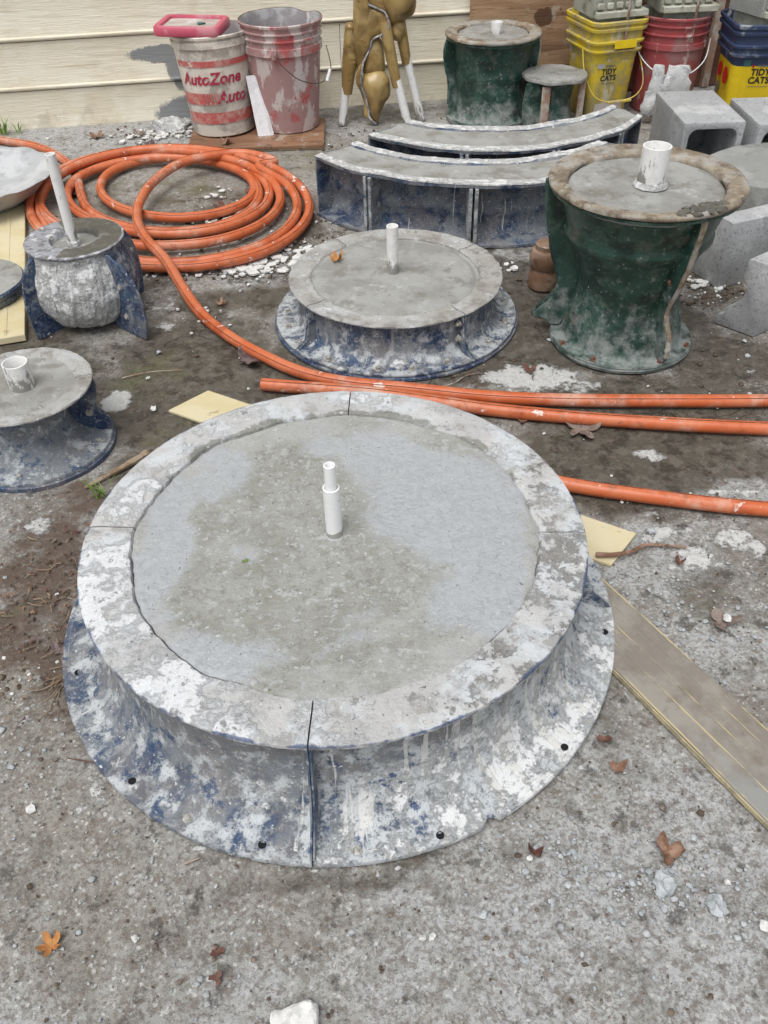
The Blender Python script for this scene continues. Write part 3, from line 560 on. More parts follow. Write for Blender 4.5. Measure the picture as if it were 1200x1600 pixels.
ply = thing('plywood_sheet', 'weathered reddish plywood sheet with a dark knot leaning on the cream wall', 'plywood', (.385, 3.865, 0), WA)
def plysheet(x0, x1, nm):
    vs, fs = extr([(x0, -.055, 0), (x1, -.055, 0), (x1, -.03, .92), (x0, -.03, .92)], (0, .012, 0))
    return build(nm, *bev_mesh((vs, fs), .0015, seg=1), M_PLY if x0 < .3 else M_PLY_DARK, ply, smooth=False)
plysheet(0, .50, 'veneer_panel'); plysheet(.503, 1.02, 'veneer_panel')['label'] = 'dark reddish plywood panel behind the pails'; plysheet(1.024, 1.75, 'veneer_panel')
vs, fs = boxm((1.03, -.062, .46), (.035, .02, .92), .002); build('batten', vs, fs, M_WOODSTRIP, ply)

# ================================================================ BIG ROUND MOULD
def mould_segment(par, prof, top_ix, A0, A1, n, matw, matr, seed, inner=None, amp=.0016):
    def fn(a, r, z, k):
        x, y = r * math.cos(a), r * math.sin(a)
        if k in top_ix:
            z += amp * (nz(x * 22, y * 22, 0, seed) + .7 * nz(x * 60, y * 60, 2, seed)) + (amp * 1.2 if k not in (top_ix[0], top_ix[-1]) else 0) * max(0, nz(x * 9, y * 9, 5, seed) + .1)
            if inner and k >= top_ix[-1] - 2: r += inner * (nz(a * 6, 1, 0, seed) + .6 * nz(a * 22, 3, 0, seed))
        else:
            r += .0012 * nz(a * 8, z * 20, 7, seed)
        return r, z
    vs, fs, uv, pk = rev(prof, A0, A1, n, fn=fn)
    mi = [1 if (p in top_ix) else 0 for p in pk]
    cake = [min(1, max(0, 1.2 - v[2] * 9)) + (.3 if math.cos(math.atan2(v[1], v[0]) + .9) > .3 else 0) for v in vs]
    drip = [max(0, math.cos(math.atan2(v[1], v[0]) + .95)) ** 3 for v in vs]
    rmx = max(p[0] for i, p in enumerate(prof) if i in top_ix)
    edge = [1.0 if math.hypot(v[0], v[1]) > rmx - .004 else 0 for v in vs]
    front = [max(0, -math.sin(math.atan2(v[1], v[0]) + .35)) for v in vs]
    return build('shell_segment', vs, fs, [matw, matr], par, uv=uv, attrs=dict(cake=cake, drip=drip, edge=edge, front=front), mi=mi, ang=45)

BM = thing('large_round_mould', 'big round blue casting mould filled with wet cement in the foreground', 'mould', (-.081, 1.019, 0), 0)
top = [(.3995, .1895)] + [(.3995 - .0078 * i, .190 + .001 * math.sin(i * .6)) for i in range(1, 10)] + [(.3255, .1885), (.322, .181)]
prof = [(.466, .0165), (.4672, .0145), (.4665, .0065), (.44, .0065), (.415, .022), (.392, .045), (.381, .08), (.377, .12), (.376, .165), (.32, .172)] 
prof = prof + top[::-1] + [(.4005, .187), (.400, .183), (.388, .1815), (.3835, .176), (.3815, .15), (.3815, .12), (.3845, .09), (.391, .065), (.401, .045), (.415, .031), (.432, .0225), (.450, .018)]
ti = list(range(10, 10 + len(top)))
# top list is reversed (inner -> outer); inner displacement applies to the first ones
def mould_big(A0, A1, seed):
    def fn(a, r, z, k):
        x, y = r * math.cos(a), r * math.sin(a)
        if k in ti:
            q = k - ti[0]
            z += .0016 * nz(x * 22, y * 22, 0, 3) + .0012 * nz(x * 60, y * 60, 2, 3) + (.0022 * max(0, nz(x * 9, y * 9, 5, 3) + .1) if 0 < q < len(ti) - 2 else 0)
            if q < 3: r += .007 * nz(a * 4, 1, 0, 2) + .0028 * nz(a * 17, 3, 0, 2) + .001 * nz(a * 60, 3, 0, 2)
            if q >= len(ti) - 1: z = .1893 + .0006 * nz(a * 20)
        elif r > .44 and z < .03:
            da = a - math.radians(-62.3)
            if r > .462: r -= .0018 * max(0, nz(a * 25, 4)) + .010 * math.exp(-(da / .014) ** 2) + (.006 if 0 < da < .028 else 0)
            if z > .007: z += .002 * nz(a * 3, 6)
        else: r += .001 * nz(a * 9, z * 20, 7)
        return r, z
    n = int((A1 - A0) / (2 * PI) * 560)
    vs, fs, uv, pk = rev(prof, A0, A1, n, fn=fn)
    an = [math.atan2(v[1], v[0]) for v in vs]
    cake = [.5 * min(1, max(0, 1.1 - v[2] * 14)) + 1.5 * max(0, math.cos(a + .70)) ** 2 * (1 if v[2] < .12 else .5) for v, a in zip(vs, an)]
    film = [min(1, max(0, (v[2] - .03) * 12)) for v in vs]; grit = [max(0, math.cos(a - PI * 1.75)) + max(0, math.cos(a + .1)) ** 4 for a in an]
    drip = [1.3 * max(0, math.cos(a + .95)) ** 3 for a in an]
    edge = [1.0 if .3955 < math.hypot(v[0], v[1]) < .402 and v[2] > .18 else 0 for v in vs]
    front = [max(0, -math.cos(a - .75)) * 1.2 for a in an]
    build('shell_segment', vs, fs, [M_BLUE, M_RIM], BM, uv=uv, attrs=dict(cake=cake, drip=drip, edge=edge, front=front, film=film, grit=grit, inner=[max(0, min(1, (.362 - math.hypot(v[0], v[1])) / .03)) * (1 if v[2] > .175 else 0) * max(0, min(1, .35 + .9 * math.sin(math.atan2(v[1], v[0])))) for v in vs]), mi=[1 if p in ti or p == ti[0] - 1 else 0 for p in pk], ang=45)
seams = [math.radians(a) for a in (-93.4, -2.9, 86.7, 176.3)]
for i in range(4):
    a0 = seams[i]; a1 = seams[(i + 1) % 4]
    if a1 < a0: a1 += 2 * PI
    mould_big(a0 + .003, a1 - .003, i)
def web(par, a, poly, off, th, m, nm='joint_flange'):
    c, s = math.cos(a), math.sin(a)
    pts = [(r * c - off * s, r * s + off * c, z) for r, z in poly]
    vs, fs = extr(pts, (-s * th, c * th, 0)); return build(nm, *bev_mesh((vs, fs), .0006, seg=1), m, par, uv=None, smooth=False)
wpoly = [(.3975, .186), (.402, .15), (.413, .10), (.430, .055), (.4640, .0185), (.44, .018), (.40, .04), (.385, .08), (.380, .12), (.380, .18)]
for a in seams:
    web(BM, a, wpoly, .0005, .0030, M_BLUE); web(BM, a, wpoly, -.0035, .0030, M_BLUE)
def rf_big(a):
    a2 = a % (2 * PI); left = max(0, min(1, (a2 - 1.45) / .5)) * max(0, min(1, (4.75 - a2) / .5))
    r = .3255 + .007 * nz(a * 4, 1, 0, 2) + .0028 * nz(a * 17, 3, 0, 2)
    return r - left * (.0042 + .002 * nz(a * 11, 5)) + .0012 * nz(a * 60, 8)
def zf_big(x, y, t, a):
    return .1885 + .0012 * (1 - t * t) + .0010 * nz(x * 10, y * 10, 3) + .0006 * nz(x * 45, y * 45, 4) - (.0035 * max(0, (t - .975) / .025) ** 2) - (.003 * math.exp(-((t - .955) / .02) ** 2) * (.2 + .8 * nz(a * 4, 9)))
vs, fs = disc(rf_big, zf_big, 70, 400, .03)
def smooth_mask(x, y):
    v = 0
    for bx, by, rx, ry, w in [(.17, .10, .14, .12, 1), (.22, -.03, .10, .12, 1), (.08, .20, .09, .07, .9), (.20, -.15, .08, .07, .8), (-.2, -.2, .05, .04, .0), (-.27, -.02, .045, .16, .75), (-.16, -.26, .12, .04, .6), (-.2, .16, .05, .1, .5)]:
        v = max(v, w * math.exp(-(((x - bx) / rx) ** 2 + ((y - by) / ry) ** 2) ** 1.3))
    return v
build('cement_fill', vs, fs, M_FILL, BM, attrs=dict(smooth=[smooth_mask(v[0], v[1]) for v in vs], edge=[max(0, (math.hypot(v[0], v[1]) - .26) / .07) for v in vs]))
# crumbs of set cement on the rim
crumb = []
def pebble(c, s, seed, flat=.7, det=1):
    bm = bmesh.new(); bmesh.ops.create_icosphere(bm, subdivisions=det, radius=1)
    q = random.Random(seed); ax = (1, q.uniform(.65, 1), flat * q.uniform(.7, 1)); rz = q.uniform(0, 6)
    for v in bm.verts:
        n = noise.noise_vector(v.co * 1.3 + Vector((seed * 1.7, 0, 0))) * .45; p = Vector((v.co.x * ax[0], v.co.y * ax[1], v.co.z * ax[2])) + n
        v.co = Matrix.Rotation(rz, 3, 'Z') @ p * s + Vector(c)
    return bm_out(bm)
for k in range(26):
    a = rnd.gauss(-62, 9) * PI / 180; r = rnd.uniform(.335, .392)
    crumb.append(pebble((r * math.cos(a), r * math.sin(a), .1915), rnd.uniform(.002, .007), k, .5))
for k in range(30):
    a = rnd.uniform(0, 2 * PI); r = rnd.uniform(.325, .395); crumb.append(pebble((r * math.cos(a), r * math.sin(a), .1910), rnd.uniform(.0012, .0028), 60 + k, .6))
V, F, MI = join(crumb); o = build('cement_crumbs', V, F, M_RIM, BM, attrs=dict(front=[.5] * len(V), edge=[0] * len(V))); tag(o, kind='stuff')
for ad, r in [(-162, .442), (-131.1, .446), (-102.5, .448), (-71.4, .455), (-41.5, .451), (-10.4, .45), (18, .45), (50, .45), (110, .45), (150, .45)]:
    a = math.radians(ad); vs, fs, uv, pk = rev([(.0058, 0), (.0058, .0008), (.0046, .0010), (.0045, .0003), (.0001, .0002)], n=14, loop=False)
    build('painted_bolt_hole', vs, fs, M_HOLE_SHADE, BM, loc=(r * math.cos(a), r * math.sin(a), .0178 + (.0022 if r < .447 else .0006)))  # shallow disc on the flange, its black stands for the hole's inner shade
def bolt_mesh(r=.006, h=.006):
    a, b, _, _ = rev([(r * 1.5, 0), (r * 1.5, h * .22), (r * 1.0, h * .25), (r, h * .8), (r * .75, h), (.0001, h)], n=7, loop=False); a = rough_vs(a, r * .25, 120); return a, b
bv, bf = bolt_mesh(.0045, .004)
for ad, r in [(-117.2, .447), (-85.9, .452), (-75.6, .42)]:
    a = math.radians(ad); build('bolt', bv, bf, M_BOLT, BM, loc=(r * math.cos(a), r * math.sin(a), .0200))
pp = (.0015, -.008, .185)
vs, fs = ring_tube(.0133, .0103, .103); build('outer_pipe', vs, fs, M_PVC_CLEAN, BM, loc=pp)
vs, fs = ring_tube(.0092, .0066, .146); build('inner_pipe', vs, fs, M_PVC_CLEAN, BM, loc=pp)
vs, fs, uv, pk = rev([(.0001, .0062), (.0145, .0062), (.0165, .0045), (.019, .002)], n=24, loop=False); build('plaster_collar', rough_vs(vs, .0012, 200), fs, M_CRUST, BM, loc=(pp[0], pp[1], pp[2]))

# ================================================================ MIDDLE ROUND MOULD
MM = thing('medium_round_mould', 'blue round mould with bolted base flange and a dead leaf on its grey cement', 'mould', (.046, 2.052, 0), 0)
topm = [(.2705 - .0066 * i, .119 + .0012 * math.sin(i)) for i in range(9)] + [(.214, .117)]
profm = [(.3125, .0150), (.3135, .012), (.312, .009), (.28, .010), (.252, .02), (.246, .05), (.246, .10), (.212, .105)] + topm[::-1] + [(.2715, .1165), (.2705, .1135), (.256, .112), (.2525, .108), (.2515, .07), (.2525, .042), (.257, .027), (.268, .018), (.285, .015)]
tim = list(range(8, 8 + len(topm)))
MB_A = [math.radians(-54), math.radians(36), math.radians(126), math.radians(216)]
for i in range(4):
    def fn(a, r, z, k):
        x, y = r * math.cos(a), r * math.sin(a)
        if k in tim:
            q = k - tim[0]; z += .0014 * nz(x * 22, y * 22, 0, 5) + .001 * nz(x * 60, y * 60, 2, 5)
            if q < 2: r += .006 * nz(a * 3, 1, 0, 5) + .003 * nz(a * 15, 1, 0, 5)
            if q == len(tim) - 1: r += .002 * nz(a * 10, 2)
        elif r > .30: r += .0015 * nz(a * 12, 3); z += .0012 * nz(a * 4)
        else: r += .0012 * nz(a * 7, z * 20)
        return r, z
    vs, fs, uv, pk = rev(profm, MB_A[i] + .005, MB_A[i] + PI / 2 - .005, 90, fn=fn)
    an = [math.atan2(v[1], v[0]) for v in vs]
    build('shell_segment', vs, fs, [M_BLUE, M_RIM_GREY], MM, uv=uv, attrs=dict(cake=[max(0, 1 - v[2] * 14) * .8 for v in vs], drip=[0] * len(vs),
          edge=[0] * len(vs), front=[.15] * len(vs)), mi=[1 if p in tim or p == tim[0] - 1 else 0 for p in pk], ang=45)
wp = [(.269, .114), (.272, .07), (.282, .03), (.308, .0155), (.28, .014), (.255, .025), (.2505, .05), (.2505, .11)]
for a in MB_A: web(MM, a, wp, .0014, .004, M_BLUE); web(MM, a, wp, -.0054, .004, M_BLUE)
vs, fs = disc(lambda a: .2175 + .006 * nz(a * 3, 1, 0, 5) + .003 * nz(a * 15, 1, 0, 5), lambda x, y, t, a: .1165 - .009 * (math.exp(-((t - .955) / .035) ** 2)) * (.35 + .65 * max(0, math.cos(a - .4))) + .0012 * nz(x * 12, y * 12, 6) + .0006 * nz(x * 40, y * 40, 6), 40, 220, .02)
build('cement_fill', vs, fs, M_FILL_SMALL, MM)
vs, fs, uv, pk = rev([(.3125, .008), (.318, .006), (.3185, .001), (.20, .001), (.20, .006)], n=120, fn=lambda a, r, z, k: (r + .0015 * nz(a * 6, 9), z)); build('base_ring', vs, fs, M_BLUE_DARK, MM, uv=uv)
bmsh = bolt_mesh(.0062, .011); b0 = None
for ad, r in [(178.6, .284), (-165, .287), (-147, .290), (-126, .290), (-100, .290), (-84, .289), (-66, .287), (-38.8, .287), (-16, .287), (6, .288), (30, .288), (70, .288), (110, .288), (150, .288)]:
    a = math.radians(ad); p = (r * math.cos(a), r * math.sin(a), .0145)
    if b0 is None: b0 = build('bolt', *bmsh, M_BOLT, MM, loc=p)
    else: dup(b0, p, ad, MM)
for (u, z) in [(.262, .095), (.263, .055)]:
    a = math.radians(-54); c, s = math.cos(a), math.sin(a); t = -.0105
    o = dup(b0, (u * c - t * s, u * s + t * c, z), (PI / 2, 0, a), MM)
vs, fs = ring_tube(.0150, .0115, .128); build('pipe', vs, fs, M_PVC, MM, loc=(-.006, .012, .112))

# ================================================================ LEFT SPOOL MOULD
LM = thing('spool_mould', 'blue spool shaped mould with a short wide white pipe at the left edge', 'mould', (-.742, 1.522, 0), 0)
topl = [(.1445 - .006 * i, .159 + .001 * math.sin(i * 2)) for i in range(6)] + [(.109, .157)]
outl = [(.1455, .1565), (.1435, .153), (.126, .149), (.106, .139), (.090, .122), (.0805, .102), (.078, .083), (.082, .064), (.093, .047), (.108, .034), (.128, .025), (.155, .020)]
profl = [(.1565, .0165), (.1565, .013), (.14, .015), (.106, .026), (.088, .045), (.076, .07), (.075, .10), (.084, .125), (.10, .144)] + topl[::-1] + outl
til = list(range(9, 9 + len(topl)))
for i in range(2):
    a0 = math.radians(12) + PI * i
    def fn(a, r, z, k):
        x, y = r * math.cos(a), r * math.sin(a)
        if k in til:
            q = k - til[0]; z += .0018 * nz(x * 30, y * 30, 0, 8)
            if q < 2: r += .004 * nz(a * 4, 1, 0, 8) + .002 * nz(a * 15, 1, 0, 8)
            if q == len(til) - 1: r += .002 * nz(a * 9, 5)
        return r, z
    vs, fs, uv, pk = rev(profl, a0 + .008, a0 + PI - .008, 80, fn=fn)
    build('shell_segment', vs, fs, [M_BLUE_SPOOL, M_RIM_GREY], LM, uv=uv, attrs=dict(cake=[.35] * len(vs), drip=[0] * len(vs), edge=[0] * len(vs), front=[0] * len(vs)),
          mi=[1 if p in til or p == til[0] - 1 else 0 for p in pk], ang=45)
    fl = [(.143, .153), (.146, .13), (.141, .105), (.1335, .09), (.136, .075), (.150, .055), (.156, .035), (.156, .019), (.13, .024), (.09, .045), (.077, .08), (.077, .10), (.088, .125), (.12, .148)]
    for off in (.0005, -.0055): web(LM, a0, fl, off, .005, M_BLUE_DARK)
    a = a0; c, s = math.cos(a), math.sin(a); build('bolt', *bolt_mesh(.006, .004), M_BOLT, LM, loc=(.118 * c + .0055 * s, .118 * s - .0055 * c, .07), rot=(PI / 2, 0, a))
vs, fs, uv, pk = rev([(.1565, .0125), (.160, .010), (.160, .001), (.10, .001), (.10, .010)], n=90); build('base_ring', vs, fs, M_BLUE_DARK, LM, uv=uv)
vs, fs = disc(lambda a: .113 + .004 * nz(a * 4, 1, 0, 8) + .002 * nz(a * 15, 1, 0, 8), lambda x, y, t, a: .1565 + .0012 * nz(x * 20, y * 20, 6) - .002 * t ** 8, 24, 140, .02)
build('cement_fill', vs, fs, M_FILL_SMALL, LM)
for ad, r in [(-6.9, .137), (-91.3, .133), (-140, .137)]:
    a = math.radians(ad); build('bolt', *bolt_mesh(.0055, .006), M_BOLT, LM, loc=(r * math.cos(a), r * math.sin(a), .0215))
a = math.radians(-48.6); vs, fs, uv, pk = rev([(.005, 0), (.005, .0008), (.004, .001), (.0001, .0004)], n=14, loop=False); build('painted_bolt_hole', vs, fs, M_HOLE_SHADE, LM, loc=(.138 * math.cos(a), .138 * math.sin(a), .0216))  # last piece: black disc painted as the shade of a bolt hole
vs, fs = ring_tube(.0255, .0225, .062, .055, 40); build('pipe', vs, fs, M_PVC, LM, loc=(.006, -.004, .152))

# ================================================================ BALL MOULD
BL = thing('ball_mould', 'cement crusted blue ball mould with a tall thin white pipe in its collar', 'mould', (-.757, 2.092, 0), 0)
profb = []
up_ = [(.045, .004), (.075, .010), (.098, .022), (.117, .042), (.130, .066), (.1365, .092), (.1375, .118), (.1345, .142), (.1285, .163), (.122, .182), (.117, .198), (.115, .212)]
for p_ in cr([(r, 0, z) for r, z in up_], 2): profb.append((p_[0], p_[2]))
def fnb(a, r, z, k):
    x, y = math.cos(a), math.sin(a)
    n = .0045 * nz(x * 4, y * 4, z * 35) + .0035 * nz(x * 13, y * 13, z * 100) + .0022 * nz(x * 34, y * 34, z * 240) + .003 * max(0, nz(a * 9, 3)) * max(0, 1 - z * 12)
    return r + n * (.5 + max(0, math.cos(a + PI / 2))), z
BA = [math.radians(x) for x in (-39, 50, 138, 226)]
for i in range(4):
    a0 = BA[i]; a1 = BA[(i + 1) % 4] + (2 * PI if i == 3 else 0)
    if i == 3: a1 = BA[0] + 2 * PI
    vs, fs, uv, pk = rev(profb + [(p[0] - .004, p[1]) for p in profb[::-1]], a0, a1, 110 if i == 3 else 40, fn=fnb)
    build('shell_segment', vs, fs, M_CRUST if i in (3,) else M_BLUE_DARK, BL, uv=uv, attrs=dict(cake=[.6] * len(vs), drip=[0] * len(vs)), ang=60)
    k_ = 1.12 if i == 0 else 1.0
    fo = [(.085, .206), (.124, .207), (.146, .192), (.162, .165), (.171, .13), (.174, .095), (.174, .06), (.170, .025), (.166, .003), (.145, .0), (.120, .004), (.10, .006), (.07, .006), (.07, .02), (.105, .04), (.128, .08), (.130, .13), (.112, .19)]
    c, s = math.cos(a0), math.sin(a0)
    fo = [((.12 + (r - .12) * (2.0 if i == 0 else 1.0) if r > .12 else r) + .003 * nz(k * 1.7, i), max(.001, z + .002 * nz(k, 4 + i))) for k, (r, z) in enumerate(fo)]
    pts = [(r * c, r * s, z) for r, z in fo]; th = .006
    vs, fs = extr([(x + th / 2 * s, y - th / 2 * c, z) for x, y, z in pts], (-s * th, c * th, 0))
    build('joint_flange', *bev_mesh((vs, fs), .0015, seg=1), M_BLUE_DARK, BL, smooth=False)
    for (r, z) in [(.152, .13), (.152, .05)]: build('bolt', *bolt_mesh(.006, .006), M_BOLT, BL, loc=(r * c + .003 * s, r * s - .003 * c, z), rot=(PI / 2, 0, a0))
vs, fs, uv, pk = rev([(.055, .206), (.119, .2135), (.1225, .2165), (.1225, .2195), (.118, .2215), (.085, .2205), (.062, .2195), (.0585, .215), (.057, .206)], n=110,
    fn=lambda a, r, z, k: (r + .002 * nz(a * 6, k * .2), z + .0012 * nz(a * 8, k)))
build('collar_plate', vs, fs, [M_EDGE, M_WETCRUST], BL, uv=uv, mi=[1 if (k in (4, 5, 6, 7) and math.cos(2 * PI * (i // 9) / 110 - .2) > -.35) else 0 for i, k in enumerate(pk)])
vs, fs = disc(lambda a: .0575, lambda x, y, t, a: .205 + .001 * nz(x * 60, y * 60), 12, 60, .01); build('cement_fill', vs, fs, M_FILL_SMALL, BL)
vs, fs = ring_tube(.0125, .0095, .225); build('pipe', vs, fs, M_PVC, BL, loc=(.0, -.010, .204))
vs, fs, uv, pk = rev([(.0126, 0), (.0155, .002), (.0158, .012), (.013, .015)], n=24, loop=False); build('plaster_collar', rough_vs(vs, .001, 150), fs, M_CRUST, BL, loc=(.0, -.010, .204))

# ================================================================ GREEN MOULDS
def green_mould(name, label, loc, outer, rim, fill_r, fa, finpoly, rimmat, pipe, th=.0075, H=.4, fb=None, sh=0.0):
    t = thing(name, label, 'mould', loc, 0)
    hi = len(outer); inner = [(r - .005, z) for r, z in outer[::-1]]
    for i in range(2):
        fb_ = fa + PI if fb is None else fb; a0, a1 = (fa, fb_) if i == 0 else (fb_, fa + 2 * PI)
        finp = [(r + (.018 if (i == 1 and fb is not None and r > .145 and j_ < 9) else 0) if not (i == 0 and fb is not None) else (min(r, .172) if z < .12 else r), z) for j_, (r, z) in enumerate(finpoly)]
        vs, fs, uv, pk = rev(outer + inner, a0 + .01, a1 - .01, 70, fn=lambda a, r, z, k: (r + .0022 * nz(math.cos(a) * 3, math.sin(a) * 3, z * 9), z))
        build('shell_half', vs, fs, M_GREEN, t, uv=uv, ang=50)
        for off in (.0008, -.0008 - th):
            c, s = math.cos(a0), math.sin(a0); pts = [(r * c - off * s, r * s + off * c, z) for r, z in finp]
            vs, fs = extr(pts, (-s * th, c * th, 0)); V, F = bev_mesh((vs, fs), .0012, seg=1)
            build('joint_flange', rough_vs(V, .0012, 25, i), F, M_GREEN_DARK, t, smooth=False)
        sp = [(p[0] + .0012, p[1]) for p in finpoly if p[0] > .6 * max(q[0] for q in finpoly)]
        vs, fs, uv = tube(cr([(r * c, r * s, z) for r, z in finp[:pipe['edge']]], 4), [.0070 + .0018 * nz(k * .5, i) for k in range((pipe['edge'] - 1) * 4 + 1)], 8)
        build('resin_edge', rough_vs(vs, .0022, 70), fs, M_RESIN if i == 0 else M_GREEN_DARK, t)
    ro, z0, ri = rim
    vs, fs, uv, pk = rev([(ri, z0 - .012), (ro - .006, z0 - .012), (ro, z0 - .009), (ro + .001, z0 - .003), (ro - .002, z0 + .001), (ro * .96, z0 + .002), (ro * .9, z0 + .001), (ri + .004, z0 + .001), (ri, z0 - .003)], n=140,
        fn=lambda a, r, z, k: (r + .0025 * nz(math.cos(a) * 4, math.sin(a) * 4, k * .3) + (sh * math.cos(a + 1.9) if k in (0, 7, 8) else 0), z + .0018 * nz(math.cos(a) * 4, math.sin(a) * 4, k * .6)))
    build('rim_collar', vs, fs, rimmat, t, uv=uv, ang=60)
    vs, fs, uv, pk = rev([(ro - .010, z0 - .021), (ro - .004, z0 - .019), (ro - .004, z0 - .013), (ri, z0 - .013), (ri, z0 - .021)], n=100, fn=lambda a, r, z, k: (r + .002 * nz(a * 3, 7), z)); build('under_collar', vs, fs, M_GREEN, t, uv=uv)
    vs, fs = disc(lambda a: fill_r + sh * math.cos(a + 1.9) + .0012 * nz(a * 12, 3), lambda x, y, t_, a: z0 - .0065 + .002 * nz(x * 18, y * 18, 2) + .0008 * nz(x * 60, y * 60) - .006 * max(0, (t_ - .96) / .04), 26, 140, .02)
    build('cement_fill', vs, fs, M_FILL_SMALL, t)
    return t
FA = math.radians(-66)
og = [(.170, .019), (.158, .020), (.148, .023), (.143, .034), (.140, .055), (.136, .078), (.129, .10), (.124, .12), (.122, .14), (.126, .175), (.136, .215), (.147, .25), (.158, .268), (.167, .279), (.168, .288), (.163, .298), (.167, .312), (.176, .34), (.183, .38)]
fin = [(.197, .384), (.192, .33), (.182, .27), (.168, .215), (.148, .155), (.146, .125), (.166, .09), (.192, .062), (.198, .046), (.186, .036), (.172, .024), (.150, .026), (.138, .055), (.120, .10), (.116, .14), (.13, .22), (.155, .30), (.175, .384)]
GM = green_mould('tall_green_mould', 'tall green vase shaped mould with tan rim and wide white pipe on top', (.602, 1.909, 0), og, (.2150, .4, .1685), .1675, FA, fin, M_RESIN, dict(edge=10), fb=math.radians(166), sh=.019)
vs, fs, uv, pk = rev([(.166, .019), (.172, .0185), (.1735, .015), (.172, .0125), (.174, .009), (.172, .002), (.12, .002), (.12, .019)], n=110, fn=lambda a, r, z, k: (r + .002 * nz(a * 4, 2), z)); build('base_ring', vs, fs, M_GREEN, GM, uv=uv)
for ad, r in [(-68, .163), (-125, .163), (-160, .163), (-30, .165)]:
    a = math.radians(ad); build('bolt', *bolt_mesh(.005, .010), M_RUST, GM, loc=(r * math.cos(a), r * math.sin(a), .0185))
for z in (.36, .30, .215):
    r = .168 - (.36 - z) * .18; a = FA; build('bolt', *bolt_mesh(.005, .004), M_RUST, GM, loc=(r * math.cos(a) + .009 * math.sin(a), r * math.sin(a) - .009 * math.cos(a), z), rot=(PI / 2, 0, a))
vs, fs = ring_tube(.0305, .0270, .088, .08, 40); build('pipe', vs, fs, M_PVC, GM, loc=(.000, -.030, .392))
vs, fs, uv, pk = rev([(.030, 0), (.038, .002), (.034, .010), (.031, .013)], n=30, loop=False, fn=lambda a, r, z, k: (r + .003 * nz(a * 3, k), z)); build('plaster_collar', vs, fs, M_CRUST, GM, loc=(.0, -.030, .394))
sm = []
for k in range(44): 
    a = FA + rnd.gauss(.05, .16); r = rnd.uniform(.175, .214); sm.append(pebble((r * math.cos(a), r * math.sin(a), .401), rnd.uniform(.006, .014), 200 + k, .35))
V, F, _ = join(sm); tag(build('cement_smear', V, F, M_WETCRUST, GM), kind='stuff')

ob2 = [(.165, .018), (.158, .022), (.150, .04), (.143, .075), (.138, .11), (.135, .135), (.138, .155), (.143, .165), (.139, .178), (.139, .20), (.146, .225), (.150, .25), (.152, .29)]
fin2 = [(.168, .292), (.178, .27), (.182, .235), (.176, .19), (.166, .15), (.162, .10), (.164, .055), (.168, .02), (.150, .02), (.138, .06), (.133, .12), (.134, .18), (.145, .26), (.150, .292)]
GB = green_mould('squat_green_mould', 'dark green round mould with worn rim standing before the plywood', (.462, 3.63, 0), ob2, (.181, .308, .135), .134, math.radians(4), fin2, M_RESIN, dict(edge=7))
vs, fs, uv, pk = rev([(.165, .018), (.170, .016), (.170, .002), (.12, .002), (.12, .018)], n=90); build('base_ring', vs, fs, M_GREEN, GB, uv=uv)
vs, fs = ring_tube(.022, .019, .040, .03, 30); build('pipe', vs, fs, M_PVC, GB, loc=(.012, -.005, .300))

os_ = [(.085, .004), (.078, .03), (.070, .07), (.068, .10), (.075, .14), (.085, .17)]
GS = thing('small_green_mould', 'small green mould with wooden strips below its grey lid beside the yellow pail', 'mould', (.688, 3.515, 0), 0)
for i in range(2):
    a0 = math.radians(20) + PI * i; vs, fs, uv, pk = rev(os_ + [(r - .004, z) for r, z in os_[::-1]], a0 + .01, a0 + PI - .01, 40); build('shell_half', vs, fs, M_GREEN, GS, uv=uv)
def flat_plate(pts, m, nm, par, th=.007, amp=.0015):
    vs, fs = extr(pts, (0, th, 0)); V, F = bev_mesh((vs, fs), .001, seg=1); return build(nm, rough_vs(V, amp, 30), F, m, par, smooth=False)
flat_plate([(-.115, -.07, .17), (-.125, -.07, .10), (-.12, -.07, .03), (-.09, -.07, .0), (-.055, -.07, .01), (-.05, -.07, .17)], M_GREEN_DARK, 'joint_flange', GS)
vs, fs = boxm((-.045, -.098, .083), (.030, .014, .165), .002, amp=.001); build('wood_strip', vs, fs, M_WOODSTRIP, GS)
vs, fs = boxm((.098, -.045, .085), (.024, .014, .17), .002, amp=.001); build('wood_strip', vs, fs, M_WOODSTRIP, GS)
vs, fs, uv, pk = rev([(.0001, .172), (.118, .172), (.122, .176), (.121, .184), (.110, .188), (.085, .184), (.080, .186), (.0001, .187)], n=70, loop=False,
    fn=lambda a, r, z, k: (r * (1 + .05 * nz(math.cos(a) * 2, math.sin(a) * 2)) , z + .004 * nz(a * 3, r * 30)))
build('lid_plate', vs, fs, M_FILL_SMALL, GS, uv=uv)

